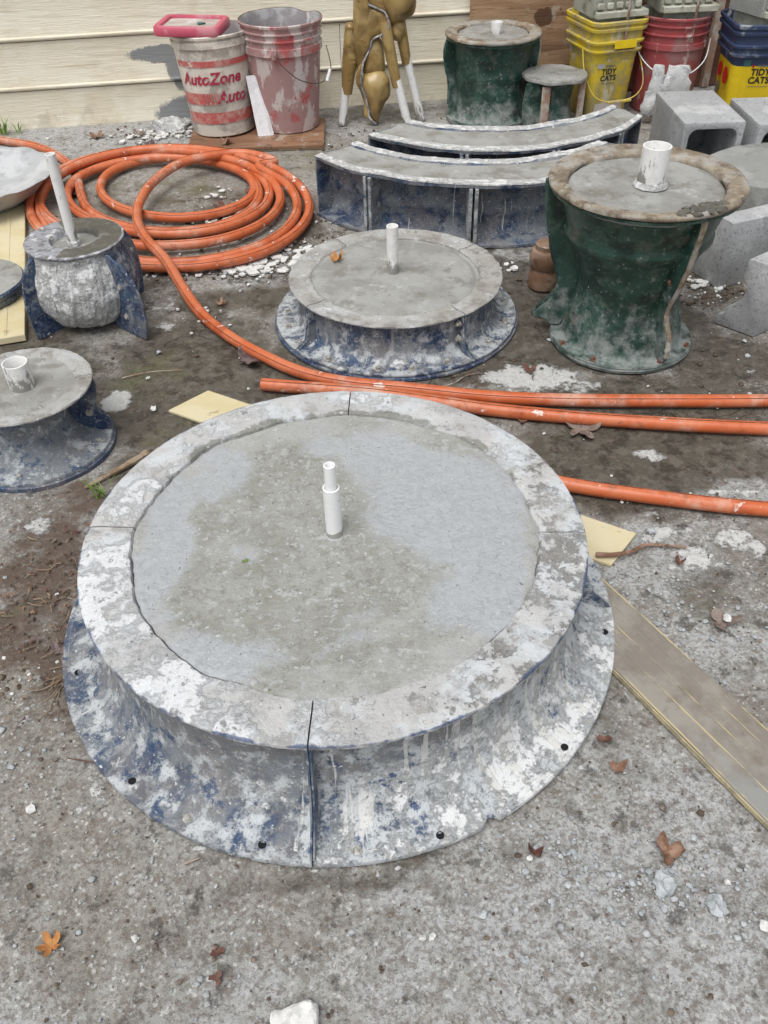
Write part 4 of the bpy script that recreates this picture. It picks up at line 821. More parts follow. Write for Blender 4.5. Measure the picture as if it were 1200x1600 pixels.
# ================================================================ CURVED TROUGH MOULDS
def pa(c, R, a): return (c[0] + R * math.cos(math.radians(a)), c[1] + R * math.sin(math.radians(a)))
def trough(name, label, oc, oR, o0, o1, ic, iR, i0, i1, H, ribs, org, n=70, front=True):
    t = thing(name, label, 'mould', (org[0], org[1], 0), 0, 'curved trough moulds')
    O = [pa(oc, oR, o0 + (o1 - o0) * k / n) for k in range(n + 1)]; I = [pa(ic, iR, i0 + (i1 - i0) * k / n) for k in range(n + 1)]
    O = [Vector((x - org[0], y - org[1])) for x, y in O]; I = [Vector((x - org[0], y - org[1])) for x, y in I]
    def off(k, w):                     # point between outer and inner lip
        return O[k] * (1 - w) + I[k] * w
    def strip(prof, nm, m, k0=0, k1=n, closed=True):       # prof: (w, z) pairs swept along the arc
        vs = []; uv = []; mm = len(prof)
        for k in range(k0, k1 + 1):
            for w, z in prof:
                p = off(k, w); zz_ = z + (.004 * nz(p.x * 14, p.y * 14, z * 30) + (.0014 * nz(p.x * 60, p.y * 60, w * 3) if nm.endswith('lip') else 0)) * (1 if z > H * .8 else .3); vs.append((p.x + .002 * nz(k * .31, z * 9), p.y + .002 * nz(k * .37, z * 9 + 4), zz_)); uv.append((k * .015, z + w * .1))
        fs = []
        for k in range(k1 - k0):
            for j in range(mm if closed else mm - 1):
                j2 = (j + 1) % mm; fs.append((k * mm + j, (k + 1) * mm + j, (k + 1) * mm + j2, k * mm + j2))
        if closed: fs += [tuple(range(mm)), tuple((k1 - k0) * mm + j for j in range(mm))[::-1]]
        return build(nm, vs, fs, m, t, uv=uv, attrs=dict(cake=[.4 if v[2] > H - .01 else .1 for v in vs], drip=[.3] * len(vs), edge=[0] * len(vs), front=[.3] * len(vs)), ang=45)
    strip([(-.04, 0), (-.04, .008), (.28, .012), (.34, .03), (.35, .065), (.29, .08), (.29, .105), (.34, H - .045), (.30, H - .025), (.26, H - .011), (.0, H - .010), (-.004, H - .003), (.16, H), (.28, H - .008), (.38, .06), (.38, 0)], 'outer_wall', M_BLUE_ARC)
    strip([(1, 0), (1, .008), (.86, .012), (.82, H - .02), (.86, H - .012), (1.0, H - .008), (1.0, H), (.86, H + .001), (.78, H - .004), (.78, 0)], 'inner_wall', M_BLUE_ARC)
    lip = [(-.004, H - .001), (.0, H + .0025), (.10, H + .002), (.15, H + .003), (.17, H - .002)]
    strip(lip, 'outer_lip', M_CRUST); strip([(.83, H - .002), (.87, H + .003), (.95, H + .0015), (1.0, H + .003), (1.006, H - .003)], 'inner_lip', M_CRUST)
    # cement surface
    vs = []; W_ = 22
    for k in range(n + 1):
        for j in range(W_):
            w = .13 + .76 * j / (W_ - 1); p = off(k, w); vs.append((p.x, p.y, H - .001 + .0025 * nz(p.x * 18, p.y * 18, 3) + .0009 * nz(p.x * 60, p.y * 60, 3) - .004 * math.exp(-((w - .84) / .03) ** 2)))
    fs = [(k * W_ + j, (k + 1) * W_ + j, (k + 1) * W_ + j + 1, k * W_ + j + 1) for k in range(n) for j in range(W_ - 1)]
    build('cement_fill', vs, fs, M_FILL_SMALL, t)
    for k, kk in ((0, 1), (n, n - 1)):                     # end plates
        p0, p1 = off(k, 0), off(k, 1); d = (off(kk, .5) - off(k, .5)).normalized() * .006
        vs, fs = extr([(p0.x, p0.y, .0), (p1.x, p1.y, .0), (p1.x, p1.y, H), (p0.x, p0.y, H)], (d.x, d.y, 0)); V, F = bev_mesh((vs, fs), .001, seg=1); build('end_plate', V, F, M_BLUE_ARC, t, smooth=False)
    for f in ribs:
        k = int(f * n); a = off(k, -.03); b = off(k, .33); d = (O[min(k + 1, n)] - O[max(k - 1, 0)]).normalized() * .010
        for s in (-1, 1):
            q = d * s * .85 - d / 2
            pts = [(a.x + q.x, a.y + q.y, .006), (b.x + q.x, b.y + q.y, .006), (b.x + q.x, b.y + q.y, H - .011), (a.x + q.x, a.y + q.y, H - .011)]
            vs, fs = extr(pts, (d.x, d.y, 0)); build('joint_rib', *bev_mesh((vs, fs), .0006, seg=1), M_BLUE_RIB, t, smooth=False)
    return t
trough('curved_trough_mould', 'nearer of two curved blue trough moulds with upright ribs facing the hose', (.36, 3.12), .675, 216.5, 319, (.35, 3.17), .527, 220.4, 312, .185, [.19, .46, .735, .93], (.36, 2.6))
trough('curved_trough_mould', 'farther of two curved blue trough moulds, closer to the buckets and green moulds', (.40, 3.285), .57, 222.8, 329.5, (.415, 3.46), .525, 236.7, 320.5, .185, [.33, .60, .86], (.42, 2.9))
# ================================================================ HOSES
def hose(name, label, pts, m=8, open_end=False):
    t = thing(name, label, 'hose', (pts[0][0], pts[0][1], 0), 0)
    P = cr([(p[0] - pts[0][0], p[1] - pts[0][1], p[2]) for p in pts], m)
    P = [p + Vector((.0035 * nz(i * .045, 1), .0035 * nz(i * .045, 5), .0012 * abs(nz(i * .06, 9)))) for i, p in enumerate(P)]
    vs, fs, uv = tube(P, [.0150 + .0007 * nz(i * .11, 3) for i in range(len(P))], 12, caps=not open_end); build('hose_body', vs, fs, M_HOSE, t, uv=uv)
    # moulded seam running along the hose
    S = []; up = None
    for i, p in enumerate(P):
        d = (P[min(i + 1, len(P) - 1)] - P[max(i - 1, 0)]).normalized()
        if up is None: up = Vector((0, 0, 1))
        s = d.cross(up).normalized(); up = s.cross(d).normalized(); a = 1.15 + .35 * math.sin(i * .02)
        S.append(p + (s * math.cos(a) + up * math.sin(a)) * .0148)
    vs, fs, uv = tube(S, .0009, 5); build('hose_seam', vs, fs, M_HOSE_DARK, t)
    if open_end:
        d = (P[1] - P[0]).normalized(); vs, fs, uv, pk = rev([(.0152, 0), (.0125, -.001), (.0115, .002), (.011, .03), (.0001, .03)], n=20, loop=False)
        build('hose_mouth', vs, fs, [M_HOSE], t, loc=P[0], rot=d.to_track_quat('Z', 'Y').to_euler())
    return t
hose('garden_hose', 'long orange hose coiled near the wall with its end running off to the right', HOSE1, 8)
hose('garden_hose', 'loose orange hose whose open end lies just behind the big round mould', HOSE2 + [[1.30, 1.43, .0155], [1.42, 1.36, .0155], [1.40, 1.26, .0155], [1.20, 1.20, .0155]] + P3[0:] + [[.30, 1.37, .0155], [.24, 1.45, .0155], [.16, 1.51, .0155]], 8, True)

# ================================================================ BUCKETS
def wire_handle(par, pts, r=.0018, m=M_WIRE, nm='wire_handle'):
    vs, fs, uv = tube(cr(pts, 8), r, 6); return build(nm, vs, fs, m, par)
def bucket(label, loc, rb, rt, H, mo, ribs, dent=0.0, nm='bucket', yaw=0, mi_=M_BK_IN):
    t = thing(nm, label, 'bucket', loc, yaw)
    R = lambda z: rb + (rt - rb) * z / H
    out = [(.0001, 0), (rb - .006, 0), (rb, .004)]
    for z in [H * .2, H * .4, H * .6]: out.append((R(z), z))
    for z, e, w in ribs: out += [(R(z), z - w), (R(z) + e, z - w + .002), (R(z) + e, z + w - .002), (R(z + w), z + w)]
    out += [(rt + .001, H - .012), (rt + .006, H - .010), (rt + .007, H - .003), (rt + .004, H)]
    inn = [(rt + .001, H - .001), (rt - .002, H - .006), (R(H * .5) - .004, H * .5), (rb - .004, .006), (.0001, .006)]
    fn = lambda a, r, z, k: (r + (.0025 * nz(math.cos(a) * 2, math.sin(a) * 2, z * 5, dent) + dent * .012 * math.exp(-((a % (2 * PI) - 1.2) / .35) ** 2)) * z / H, z - dent * .02 * (z > H * .9) * math.exp(-((a % (2 * PI) - 1.0) / .3) ** 2))
    vs, fs, uv, pk = rev(out, n=90, loop=False, fn=fn); build('bucket_wall', vs, fs, mo, t, uv=uv)
    vs, fs, uv, pk = rev(inn, n=90, loop=False, fn=fn); build('bucket_inside', vs, fs, mi_, t, uv=uv)
    return t, R
brd = thing('wooden_board', 'reddish wooden board under the white and red buckets', 'board', (-.44, 3.45, 0), 0)
for k in range(1): build('board', *bev_mesh(prism([(-.255, -.145), (.255, -.14), (.25, .17), (-.26, .16)], .006, .018), .002, seg=1), M_PLYBOARD, brd)
build('batten', *boxm((0, -.13, .003), (.50, .02, .006), .001), M_WOOD, brd); build('batten', *boxm((0, .12, .003), (.50, .02, .006), .001), M_WOOD, brd)
WB, WR = bucket('dirty white bucket with red stripes and lettering below a pink lid', (-.575, 3.535 - .015, .0185), .116, .143, .345, M_BK_WHITE, [(.315, .006, .012)])
WB.rotation_euler = (math.radians(-2), math.radians(-2.0), 0)
tp = .027 / .345
def band(z0, z1, m, a0=-150, a1=-10, nm='printed_band'):
    vs = []; n = 40
    for i in range(n + 1):
        a = math.radians(a0 + (a1 - a0) * i / n)
        for z in (z0, z1): r = .116 + tp * z + .0012 + .0014; vs.append((r * math.cos(a), r * math.sin(a), z))
    fs = [(2 * i, 2 * i + 2, 2 * i + 3, 2 * i + 1) for i in range(n)]
    return build(nm, vs, fs, m, WB)
band(.246, .266, M_PRINT_RED); band(.050, .090, M_PRINT_RED); band(.118, .158, M_PRINT_RED, -155, -104)
for i in range(6): band(.118, .158, M_PRINT_RED, -102.5 + i * 4.3, -102.5 + i * 4.3 + (3.2 - .35 * i), 'printed_slash')
for s, sz, a0, z0, xs in (('AutoZone', .056, -92, .205, 1.0), ('Auto', .056, -60, .140, 1.0)):
    bm = text_mesh(s, sz, .25, .0016, xs); vs, fs = bend_text(bm, .1175, tp, z0, math.radians(a0)); build('printed_lettering', vs, fs, M_PRINT, WB, smooth=False)
RB, RR = bucket('dusty red bucket with wire handle beside the lettered white bucket', (-.327, 3.545, .0185), .116, .147, .375, M_BK_RED, [(.285, .007, .014), (.322, .006, .004), (.345, .006, .004)], dent=.6)
RR = None
wire_handle(RB, [(-.02, -.158, .285), (.02, -.165, .24), (.07, -.155, .20), (.13, -.12, .18), (.165, -.06, .185), (.175, -.01, .21), (.160, .03, .27)])
build('handle_grip', *tube([(.160, -.085, .175), (.172, -.045, .205)], .006, 8)[:2], M_PAPER, RB)
build('handle_lug', *boxm((-.02, -.153, .285), (.022, .012, .035), .003), M_BK_RED, RB)
# pink lid lying on the white bucket
LD = thing('tub_cover', 'pink rimmed square cover lying across the top of the white bucket', 'lid', (-.640, 3.500, .3655), math.radians(-6))
LD.rotation_euler = (math.radians(-1.5), math.radians(1.5), math.radians(-5))
def rrect(w, d, r, n=5):
    P = []
    for cx, cy, a0 in ((w / 2 - r, d / 2 - r, 0), (-w / 2 + r, d / 2 - r, 90), (-w / 2 + r, -d / 2 + r, 180), (w / 2 - r, -d / 2 + r, 270)):
        for i in range(n + 1): a = math.radians(a0 + 90 * i / n); P.append((cx + r * math.cos(a), cy + r * math.sin(a)))
    return P
def loft(secs, cap0=True, cap1=True):                    # secs: list of (w, d, r, z)
    rings = [[(x, y, z) for x, y in rrect(w, d, r)] for w, d, r, z in secs]; n = len(rings[0]); vs = [v for r in rings for v in r]; fs = []
    for k in range(len(rings) - 1):
        for i in range(n): i2 = (i + 1) % n; fs.append((k * n + i, k * n + i2, (k + 1) * n + i2, (k + 1) * n + i))
    if cap0: fs.append(tuple(range(n))[::-1])
    if cap1: fs.append(tuple((len(rings) - 1) * n + i for i in range(n)))
    return vs, fs
build('lid_frame', *loft([(.235, .215, .03, .0), (.240, .220, .032, .004), (.238, .218, .032, .026), (.228, .208, .028, .032), (.196, .176, .02, .031), (.190, .170, .02, .022), (.188, .168, .02, .004)], False, False), M_PINK, LD)
build('lid_panel', *loft([(.192, .172, .02, .018), (.192, .172, .02, .022)]), M_LIDCLEAR, LD)
vs, fs = pebble((.03, .0, .024), .020, 5, .12); build('green_stain_patch', vs, fs, M_TAG_TEAL, LD)
# folded paper strip between the buckets
PS = thing('paper_strip', 'folded white paper strip standing between the white and red buckets', 'paper', (-.408, 3.425, .0185), math.radians(10))
vs = []; nn = 9
for i in range(nn):
    z = .0 + .20 * i / (nn - 1)
    for j, (u, w) in enumerate([(-.036, 0), (-.018, -.005), (0, -.002), (.02, -.006), (.036, 0), (.03, .008), (0, .01), (-.03, .008)]):
        vs.append((u * (.85 - .25 * i / nn) - .030 * i / nn + .003 * nz(i, j), w + .05 * i / nn + .003 * nz(i * .7, j * .9, 4), z + .004 * nz(j, i * .4, 9)))
fs = [(i * 8 + j, i * 8 + (j + 1) % 8, (i + 1) * 8 + (j + 1) % 8, (i + 1) * 8 + j) for i in range(nn - 1) for j in range(8)] + [tuple(range(8)), tuple((nn - 1) * 8 + j for j in range(8))]
build('paper_sheet', vs, fs, M_PAPER, PS, ang=25)

def pail(label, loc, yaw, body, collar, w=.20, d=.235, H=.335, zc=.245, nested=True):
    t = thing('square_pail', label, 'pail', loc, yaw, 'square yellow pails')
    s = lambda z: .84 + .16 * z / H
    build('pail_body', *loft([(w * .82, d * .82, .03, 0), (w * .84, d * .84, .035, .004), (w * s(zc), d * s(zc), .035, zc)], True, False), body, t)
    W, D = w * 1.0, d * 1.0
    build('lower_collar', *loft([(W * .985, D * .985, .035, zc - .004), (W * 1.09, D * 1.08, .04, zc), (W * 1.10, D * 1.09, .04, zc + .006), (W * 1.02, D * 1.02, .036, zc + .009), (W * 1.02, D * 1.02, .036, zc + .026),
        (W * 1.12, D * 1.10, .04, zc + .029), (W * 1.13, D * 1.11, .04, zc + .036), (W * 1.05, D * 1.04, .036, zc + .040)], False, False), collar, t)
    build('upper_collar', *loft([(W * 1.05, D * 1.04, .036, zc + .0395), (W * 1.05, D * 1.04, .036, zc + .068), (W * 1.15, D * 1.13, .04, zc + .071), (W * 1.16, D * 1.14, .04, zc + .080), (W * 1.10, D * 1.08, .04, zc + .083),
        (W * 1.10, D * 1.08, .04, zc + .090), (W * 1.16, D * 1.14, .04, zc + .092), (W * 1.165, D * 1.145, .04, zc + .102), (W * 1.12, D * 1.10, .038, zc + .106), (W * 1.08, D * 1.07, .036, zc + .102), (W * .95, D * .95, .036, zc - .03), (W * .9, D * .9, .03, zc - .05)], False, True), collar, t)
    return t
def flat_print(par, s, sz, x, y, z, m, bold=.0008, nm='printed_lettering', lean=0):
    bm = text_mesh(s, sz, 0, bold); vs, fs = bm_out(bm); return build(nm, [(vx + x, y + lean * (vy), vy + z) for vx, vy, _ in vs], fs, m, par, smooth=False)
def flat_rect(par, x0, x1, z0, z1, y, m, nm='printed_patch', lean=0, zr=0):
    vs, fs = extr([(x0, y + lean * (z0 - zr), z0), (x1, y + lean * (z0 - zr), z0), (x1, y + lean * (z1 - zr), z1), (x0, y + lean * (z1 - zr), z1)], (0, .0008, 0)); return build(nm, vs, fs, m, par, smooth=False)
YP = pail('yellow square pail with black lettering, leftmost of the bucket row at right', (.890, 3.66, 0), math.radians(16), M_YELLOW, M_YELLOW)
ln = -.235 * .16 / .335 / 2; yf = -.235 * .84 / 2 - .0018
def fy(z): return yf + ln * z
flat_print(YP, 'TIDY', .027, -.022, fy(.176), .176, M_INK, .0007, lean=ln); flat_print(YP, 'CATS', .027, -.022, fy(.153), .153, M_INK, .0007, lean=ln)
flat_print(YP, 'PURINA', .011, -.018, fy(.196), .196, M_TAG_GREY, .0004, lean=ln)
flat_rect(YP, -.072, -.045, .190, .205, yf, M_TAG_BLUE, lean=ln)
flat_rect(YP, -.048, .006, .1345, .136, yf, M_TAG_GREY, lean=ln)
flat_rect(YP, -.062, .055, .018, .062, yf, M_LIDCLEAR, 'torn_label', lean=ln)
build('collar_label', *boxm((.02, -.1315, .272), (.09, .002, .028), .0005), M_YELLOW2, YP)
wire_handle(YP, [(.112, -.05, .25), (.118, -.10, .19), (.110, -.145, .13), (.07, -.165, .095), (0, -.168, .085), (-.06, -.165, .090), (-.10, -.145, .115), (-.115, -.09, .18), (-.112, -.05, .25)], .0022, M_YELLOW, 'plastic_handle')
build('handle_grip', *boxm((.005, -.169, .084), (.10, .012, .009), .002), M_YELLOW, YP)
TP = pail('bright yellow square pail with navy collar at the right edge', (1.435, 3.545, 0), math.radians(-3), M_YELLOW2, M_NAVY, .215, .235)
def fy2(z): return yf + ln * z
flat_print(TP, 'TIDY', .032, .002, fy2(.190), .190, M_INK, .001, lean=ln); flat_print(TP, 'CATS', .032, .002, fy2(.162), .162, M_INK, .001, lean=ln)
flat_print(TP, 'PURINA', .012, .008, fy2(.212), .212, M_TAG_GREY, .0005, lean=ln); flat_rect(TP, -.034, -.026, .207, .216, yf, M_TAG_RED, lean=ln)
flat_rect(TP, -.066, -.042, .212, .236, yf, M_TAG_TEAL, lean=ln); flat_rect(TP, -.035, .04, .1405, .142, yf, M_TAG_GREY, lean=ln)
def spot(par, y, z, r, x, m, nm='printed_spot'):          # round print on the left flank
    vs = [(x, y + r * math.cos(2 * PI * i / 20), z + r * math.sin(2 * PI * i / 20) * 1.15) for i in range(20)]; vs, f = extr(vs, (-.0008, 0, 0)); return build(nm, vs, f, m, par, smooth=False)
xl = -.215 * .42 - .003 - .004
spot(TP, -.045, .165, .026, xl - .008, M_TAG_RED); spot(TP, .03, .17, .022, xl - .008, M_TAG_RED); spot(TP, .03, .105, .018, xl - .005, M_TAG_GREY)
vs = [(.03 + .03 * math.cos(2 * PI * i / 20), fy2(.06), .055 + .02 * math.sin(2 * PI * i / 20)) for i in range(20)]; vs, f = extr(vs, (0, -.0012, 0)); build('printed_spot', vs, f, M_TAG_RED, TP, smooth=False)
R2, _ = bucket('dull red bucket with white rags on its handle between the two yellow pails', (1.160, 3.70, 0), .112, .138, .345, M_BK_RED2, [(.245, .006, .012), (.285, .006, .004), (.315, .006, .004)])
wire_handle(R2, [(-.143, -.03, .26), (-.135, -.09, .215), (-.09, -.145, .175), (-.02, -.165, .155), (.05, -.155, .165), (.11, -.11, .20), (.140, -.04, .255)], .0022, M_PAPER)
def rag(name, label, loc, outline, th, seed, n=9):
    vs = []; 
    for i in range(n):
        t = i / (n - 1); z = outline[0] * (1 - t)
        for j in range(14):
            a = 2 * PI * j / 14; w = outline[1] * (.75 + .35 * math.sin(t * 2.6) + .18 * nz(t * 3, j * .5, seed)); vs.append(((w * (1 + .35 * nz(j * .9, t * 5, seed + 3))) * math.cos(a), th * math.sin(a) * (1 + .9 * nz(j, t * 4, seed)) - .01 * math.sin(t * 3), z + .016 * nz(j * .8, seed, t)))
    fs = [(i * 14 + j, i * 14 + (j + 1) % 14, (i + 1) * 14 + (j + 1) % 14, (i + 1) * 14 + j) for i in range(n - 1) for j in range(14)] + [tuple(range(14)), tuple((n - 1) * 14 + j for j in range(14))]
    o = build(name, rough_vs(vs, .005, 40, seed), fs, M_RAG, None, loc=loc, ang=60); return tag(o, label, 'rag', 'rags on the red bucket')
rag('rag', 'narrow plaster soaked rag hanging left on the dull red bucket handle', (1.075, 3.515, .045), (.155, .026), .012, 3)
rag('rag', 'small torn plaster soaked rag below the narrow one on the dull red bucket', (1.055, 3.50, .03), (.085, .026), .014, 15)
rag('rag', 'broad plaster soaked rag hanging right on the dull red bucket handle', (1.150, 3.505, .085), (.115, .046), .014, 8)

# block shaped moulds standing in the pails
def garden(label, loc, yaw, s=1.0, seed=0, m=M_GARDEN, stake=True):
    t = thing('block_mould', label, 'mould', loc, yaw)
    def b(nm, c, sz, mm): build(nm, *boxm([x * s for x in c], [x * s for x in sz], .003, sub=1, amp=.0018, seed=seed), mm, t)
    b('base_tray', (0, 0, .035), (.16, .15, .05), M_GARDEN_PALE); b('block_body', (-.005, 0, .115), (.19, .17, .11), m); b('ledge', (.01, -.012, .072), (.205, .19, .022), M_GARDEN_PALE)
    b('ledge', (.0, -.005, .178), (.21, .19, .020), m); b('block_top', (0, 0, .25), (.17, .15, .12), m)
    for k in range(5): b('scallop', (-.075 + .037 * k, -.090, .10), (.026, .012, .020), M_GARDEN_PALE)
    if stake: b('stake', (.03, -.107, .09), (.010, .010, .26), M_WOODSTRIP)
    return t
garden('grey green block mould standing in the yellow pail left of the red bucket', (.885, 3.64, .298), math.radians(14), 1, 1)
garden('block mould with scalloped pale ledge standing in the dull red bucket', (1.160, 3.68, .300), math.radians(4), 1.02, 2)
garden('dark grey block mould standing in the navy collared pail', (1.440, 3.545, .308), math.radians(24), 1.0, 3, M_SLAB)

# ================================================================ GOLDEN ANIMAL MOULD
GD = thing('golden_mould', 'golden brown glass fibre mould standing on white pipe legs against the wall', 'mould', (.02, 3.60, 0), 0)
def gz(x, y, Y=3.60):      # builder's note: x, z measured on the object's own front plane
    return x, y
def leg(p, q, r0, r1, w0, w1):
    vs, fs, uv = tube([p, [(a + b) / 2 for a, b in zip(p, q)], q], [r0, (r0 + r1) / 2, r1], 16); build('leg_sleeve', rough_vs(vs, .002, 20), fs, M_GOLD, GD)
def pvc(p, q, r=.0165):
    d = Vector(q) - Vector(p); vs, fs, uv, pk = rev([(r, 0), (r, d.length), (r - .003, d.length), (r - .003, 0)], n=20); build('leg_pipe', vs, fs, M_PVC, GD, loc=p, rot=d.to_track_quat('Z', 'Y').to_euler())
def lobe(c, r, nm, seed, amp=.012):
    bm = bmesh.new(); bmesh.ops.create_uvsphere(bm, u_segments=36, v_segments=24, radius=1)
    for v in bm.verts:
        n = noise.noise_vector(v.co * 1.3 + Vector((seed, 0, 0))) * amp; v.co = Vector((v.co.x * r[0], v.co.y * r[1], v.co.z * r[2])) + n + Vector(c)
    build(nm, *bm_out(bm), M_GOLD, GD, ang=80)
pvc((-.142, -.02, 0), (-.122, -.01, .135)); leg((-.119, -.01, .112), (-.100, .0, .24), .0200, .031, 0, 0); leg((-.101, .0, .225), (-.094, .0, .335), .031, .022, 0, 0); lobe((-.094, .0, .335), (.0225, .0225, .022), 'leg_sleeve', 4, .002)
pvc((.118, -.05, 0), (.075, -.04, .165)); leg((.076, -.04, .140), (.032, -.02, .36), .0185, .024, 0, 0)
pvc((.172, .01, 0), (.112, .02, .235)); leg((.115, .02, .207), (.085, .02, .36), .0190, .024, 0, 0)
def pillow(nm, out, dep, y0, seed, m=None, flat=False):
    P = [p for p in cr([(x, 0, z) for x, z in out + out[:1]], 4)][:-1]; n = len(P); C = sum(P, Vector()) / n; vs = []; fs = []; K_ = 9
    for sgn in (-1, 1):
        b0 = len(vs)
        for k in range(K_):
            s = 1 - (k / K_) ** 1.15
            for p in P:
                q = C + (p - C) * s; t = (1 - s ** 5) if flat else (1 - s * s); vs.append((q.x, y0 + sgn * dep * (1 if sgn < 0 else .5) * math.sqrt(max(0, t)) + .010 * t * nz(q.x * 22, q.z * 22, seed), q.z))
        vs.append((C.x, y0 + sgn * dep * (1 if sgn < 0 else .5), C.z))
        for k in range(K_ - 1):
            for i_ in range(n): j_ = (i_ + 1) % n; fs.append((b0 + k * n + i_, b0 + k * n + j_, b0 + (k + 1) * n + j_, b0 + (k + 1) * n + i_))
        for i_ in range(n): fs.append((b0 + (K_ - 1) * n + i_, b0 + (K_ - 1) * n + (i_ + 1) % n, b0 + K_ * n))
    bm = bmesh.new(); V = [bm.verts.new(v) for v in vs]
    for f in fs: bm.faces.new([V[i_] for i_ in f])
    bmesh.ops.remove_doubles(bm, verts=bm.verts[:], dist=1e-5); build(nm, *bm_out(bm), m or M_GOLD, GD, ang=80)
edge = [(-.030, .60), (-.029, .44), (-.025, .419), (.003, .407), (.034, .392), (.046, .366), (.043, .335), (.016, .318), (-.012, .304), (-.028, .266), (-.049, .23), (-.058, .194), (-.062, .152), (-.048, .108), (-.037, .065), (-.033, .03), (-.008, .006)]
pillow('body_shell', [(-.084, .60), (-.080, .436), (-.085, .35), (-.084, .261), (-.072, .195), (-.058, .19), (-.049, .23), (-.028, .266), (-.012, .304), (.016, .318), (.043, .335), (.046, .366), (.034, .392), (.003, .407), (-.025, .43), (-.030, .60)], .026, -.012, 3, flat=True)
lobe((.080, .015, .45), (.074, .062, .112), 'haunch_shell', 5, .016); lobe((.082, .015, .325), (.033, .036, .042), 'haunch_shell', 7, .006); lobe((.01, .02, .40), (.06, .05, .09), 'haunch_shell', 8, .01)
pillow('neck_shell', [(-.045, .30), (.0, .31), (.022, .29), (.030, .24), (.030, .18), (0, .165), (-.045, .17), (-.055, .2)], .035, .0, 9)
pillow('head_shell', [(-.050, .187), (-.061, .152), (-.048, .108), (-.037, .065), (-.033, .03), (-.010, .002), (-.001, .003), (.012, .037), (.028, .075), (.048, .100), (.051, .13), (.046, .162), (.028, .19), (-.002, .20)], .050, -.012, 12)
Pe = cr([(x, -.036 - .006 * math.sin(z * 40), z) for x, z in edge], 5); n = len(Pe)
vs = [tuple(p) for p in Pe] + [tuple(p + Vector((-.016 + .004 * math.sin(i_ * .4), .012, .004))) for i_, p in enumerate(Pe)] + [tuple(p + Vector((0, .007, 0))) for p in Pe] + [tuple(p + Vector((-.016, .019, .004))) for p in Pe]
fs = []
for i in range(n - 1): fs += [(i, i + 1, n + i + 1, n + i), (2 * n + i, 3 * n + i, 3 * n + i + 1, 2 * n + i + 1), (i, 2 * n + i, 2 * n + i + 1, i + 1), (n + i, n + i + 1, 3 * n + i + 1, 3 * n + i)]
build('split_flange', vs, fs, M_GOLD, GD); V, F, uv = tube(Pe, [.0036 + .0012 * nz(i_ * .5) for i_ in range(n)], 7); build('flange_edge', rough_vs(V, .0012, 60), F, M_EDGE, GD)

# ================================================================ CONCRETE BLOCKS AT RIGHT
def hollow_block(label, loc, w, d, h, yaw=0, th=.020):
    t = thing('hollow_concrete_block', label, 'block', loc, yaw, 'hollow concrete blocks')
    op = rrect(w - 2 * th, h - 2 * th, .028, 6); outer = []
    m = len(op)
    # outer loop sampled to match the opening
    for x, z in op:
        s = max(abs(x) / (w / 2 - th), abs(z) / (h / 2 - th)); ox, oz = x / s * (w / 2) / (w / 2 - th), z / s * (h / 2) / (h / 2 - th); outer.append((ox, oz))
    cor = [(w / 2, h / 2), (-w / 2, h / 2), (-w / 2, -h / 2), (w / 2, -h / 2)]
    for cx, cz in cor:
        k = min(range(m), key=lambda i: math.hypot(outer[i][0] - cx, outer[i][1] - cz)); outer[k] = (cx, cz)
    vs = []; fs = []
    for (x, z), y in [(p, 0) for p in outer] + [(p, 0) for p in op] + [(p, d * .86) for p in op] + [(p, d) for p in outer]: vs.append((x, y, z + h / 2))
    for i in range(m):
        j = (i + 1) % m
        fs += [(i, j, m + j, m + i), (m + i, m + j, 2 * m + j, 2 * m + i), (3 * m + i, 3 * m + j, j, i)]
    fs += [tuple(2 * m + i for i in range(m)), tuple(3 * m + i for i in range(m))[::-1]]
    V, F = bev_mesh((vs, fs), .0025, seg=2); build('block_body', rough_vs(V, .0012, 30), F, M_BLOCK, t, ang=40); return t
hollow_block('hollow grey concrete block with open front, the whole one below the white rags', (1.093, 2.872, 0), .197, .335, .20, math.radians(1))
hollow_block('hollow grey concrete block cut off by the right edge below the navy pail', (1.325, 2.84, 0), .205, .275, .20, math.radians(1))
def block(nm, label, vf, m, loc, cat='block', bev=.003, sub=2):
    V, F = bev_mesh(vf, bev, sub=sub); o = build(nm, rough_vs(rough_vs(V, .0018, 25), .0012, 90), F, m, None, loc=loc, ang=40); return tag(o, label, cat)
vs = []
sl = [(-.16, .12), (-.05, .20), (.10, .225), (.30, .20), (.55, .10), (.60, -.10), (.30, -.15), (.02, -.15), (-.10, -.13), (-.19, -.03)]
slp = cr([(x, y, 0) for x, y in sl + sl[:1]], 4)[:-1]
block('concrete_slab', 'rough grey rounded slab lying behind the tall green mould', prism([(p.x, p.y) for p in slp], 0, .14), M_SLAB, (1.20, 2.63, 0), 'slab', .006, 0)
# thick curved bar
vs = []; fs = []; pq = [(0, 0), (.112, 0), (.090, .09), (.062, .183), (0, .183)]
for k in range(15):
    t = k / 14; px_, py_ = .40 * t, .25 * t - .035 * math.sin(PI * t); dx, dy = .40, .25 - .035 * PI * math.cos(PI * t); l_ = math.hypot(dx, dy); nx2, ny2 = -dy / l_, dx / l_
    vs += [(px_ + nx2 * u, py_ + ny2 * u, z) for u, z in pq]
for k in range(14): fs += [(k * 5 + q, (k + 1) * 5 + q, (k + 1) * 5 + (q + 1) % 5, k * 5 + (q + 1) % 5) for q in range(5)]
fs += [tuple(range(5)), tuple(70 + q for q in range(5))[::-1]]
block('curved_concrete_block', 'pale topped curved concrete block just right of the tall green mould', (vs, fs), M_BLOCK, (.920, 2.148, 0), 'block', .002, 0)
pr = [(0, 0), (.104, 0), (.104, .024), (.100, .030), (.086, .034), (.088, .044), (.083, .055), (.070, .062), (.058, .078), (.049, .098), (.046, .112), (.050, .122), (.058, .128), (.062, .14), (.060, .186), (0, .186)]
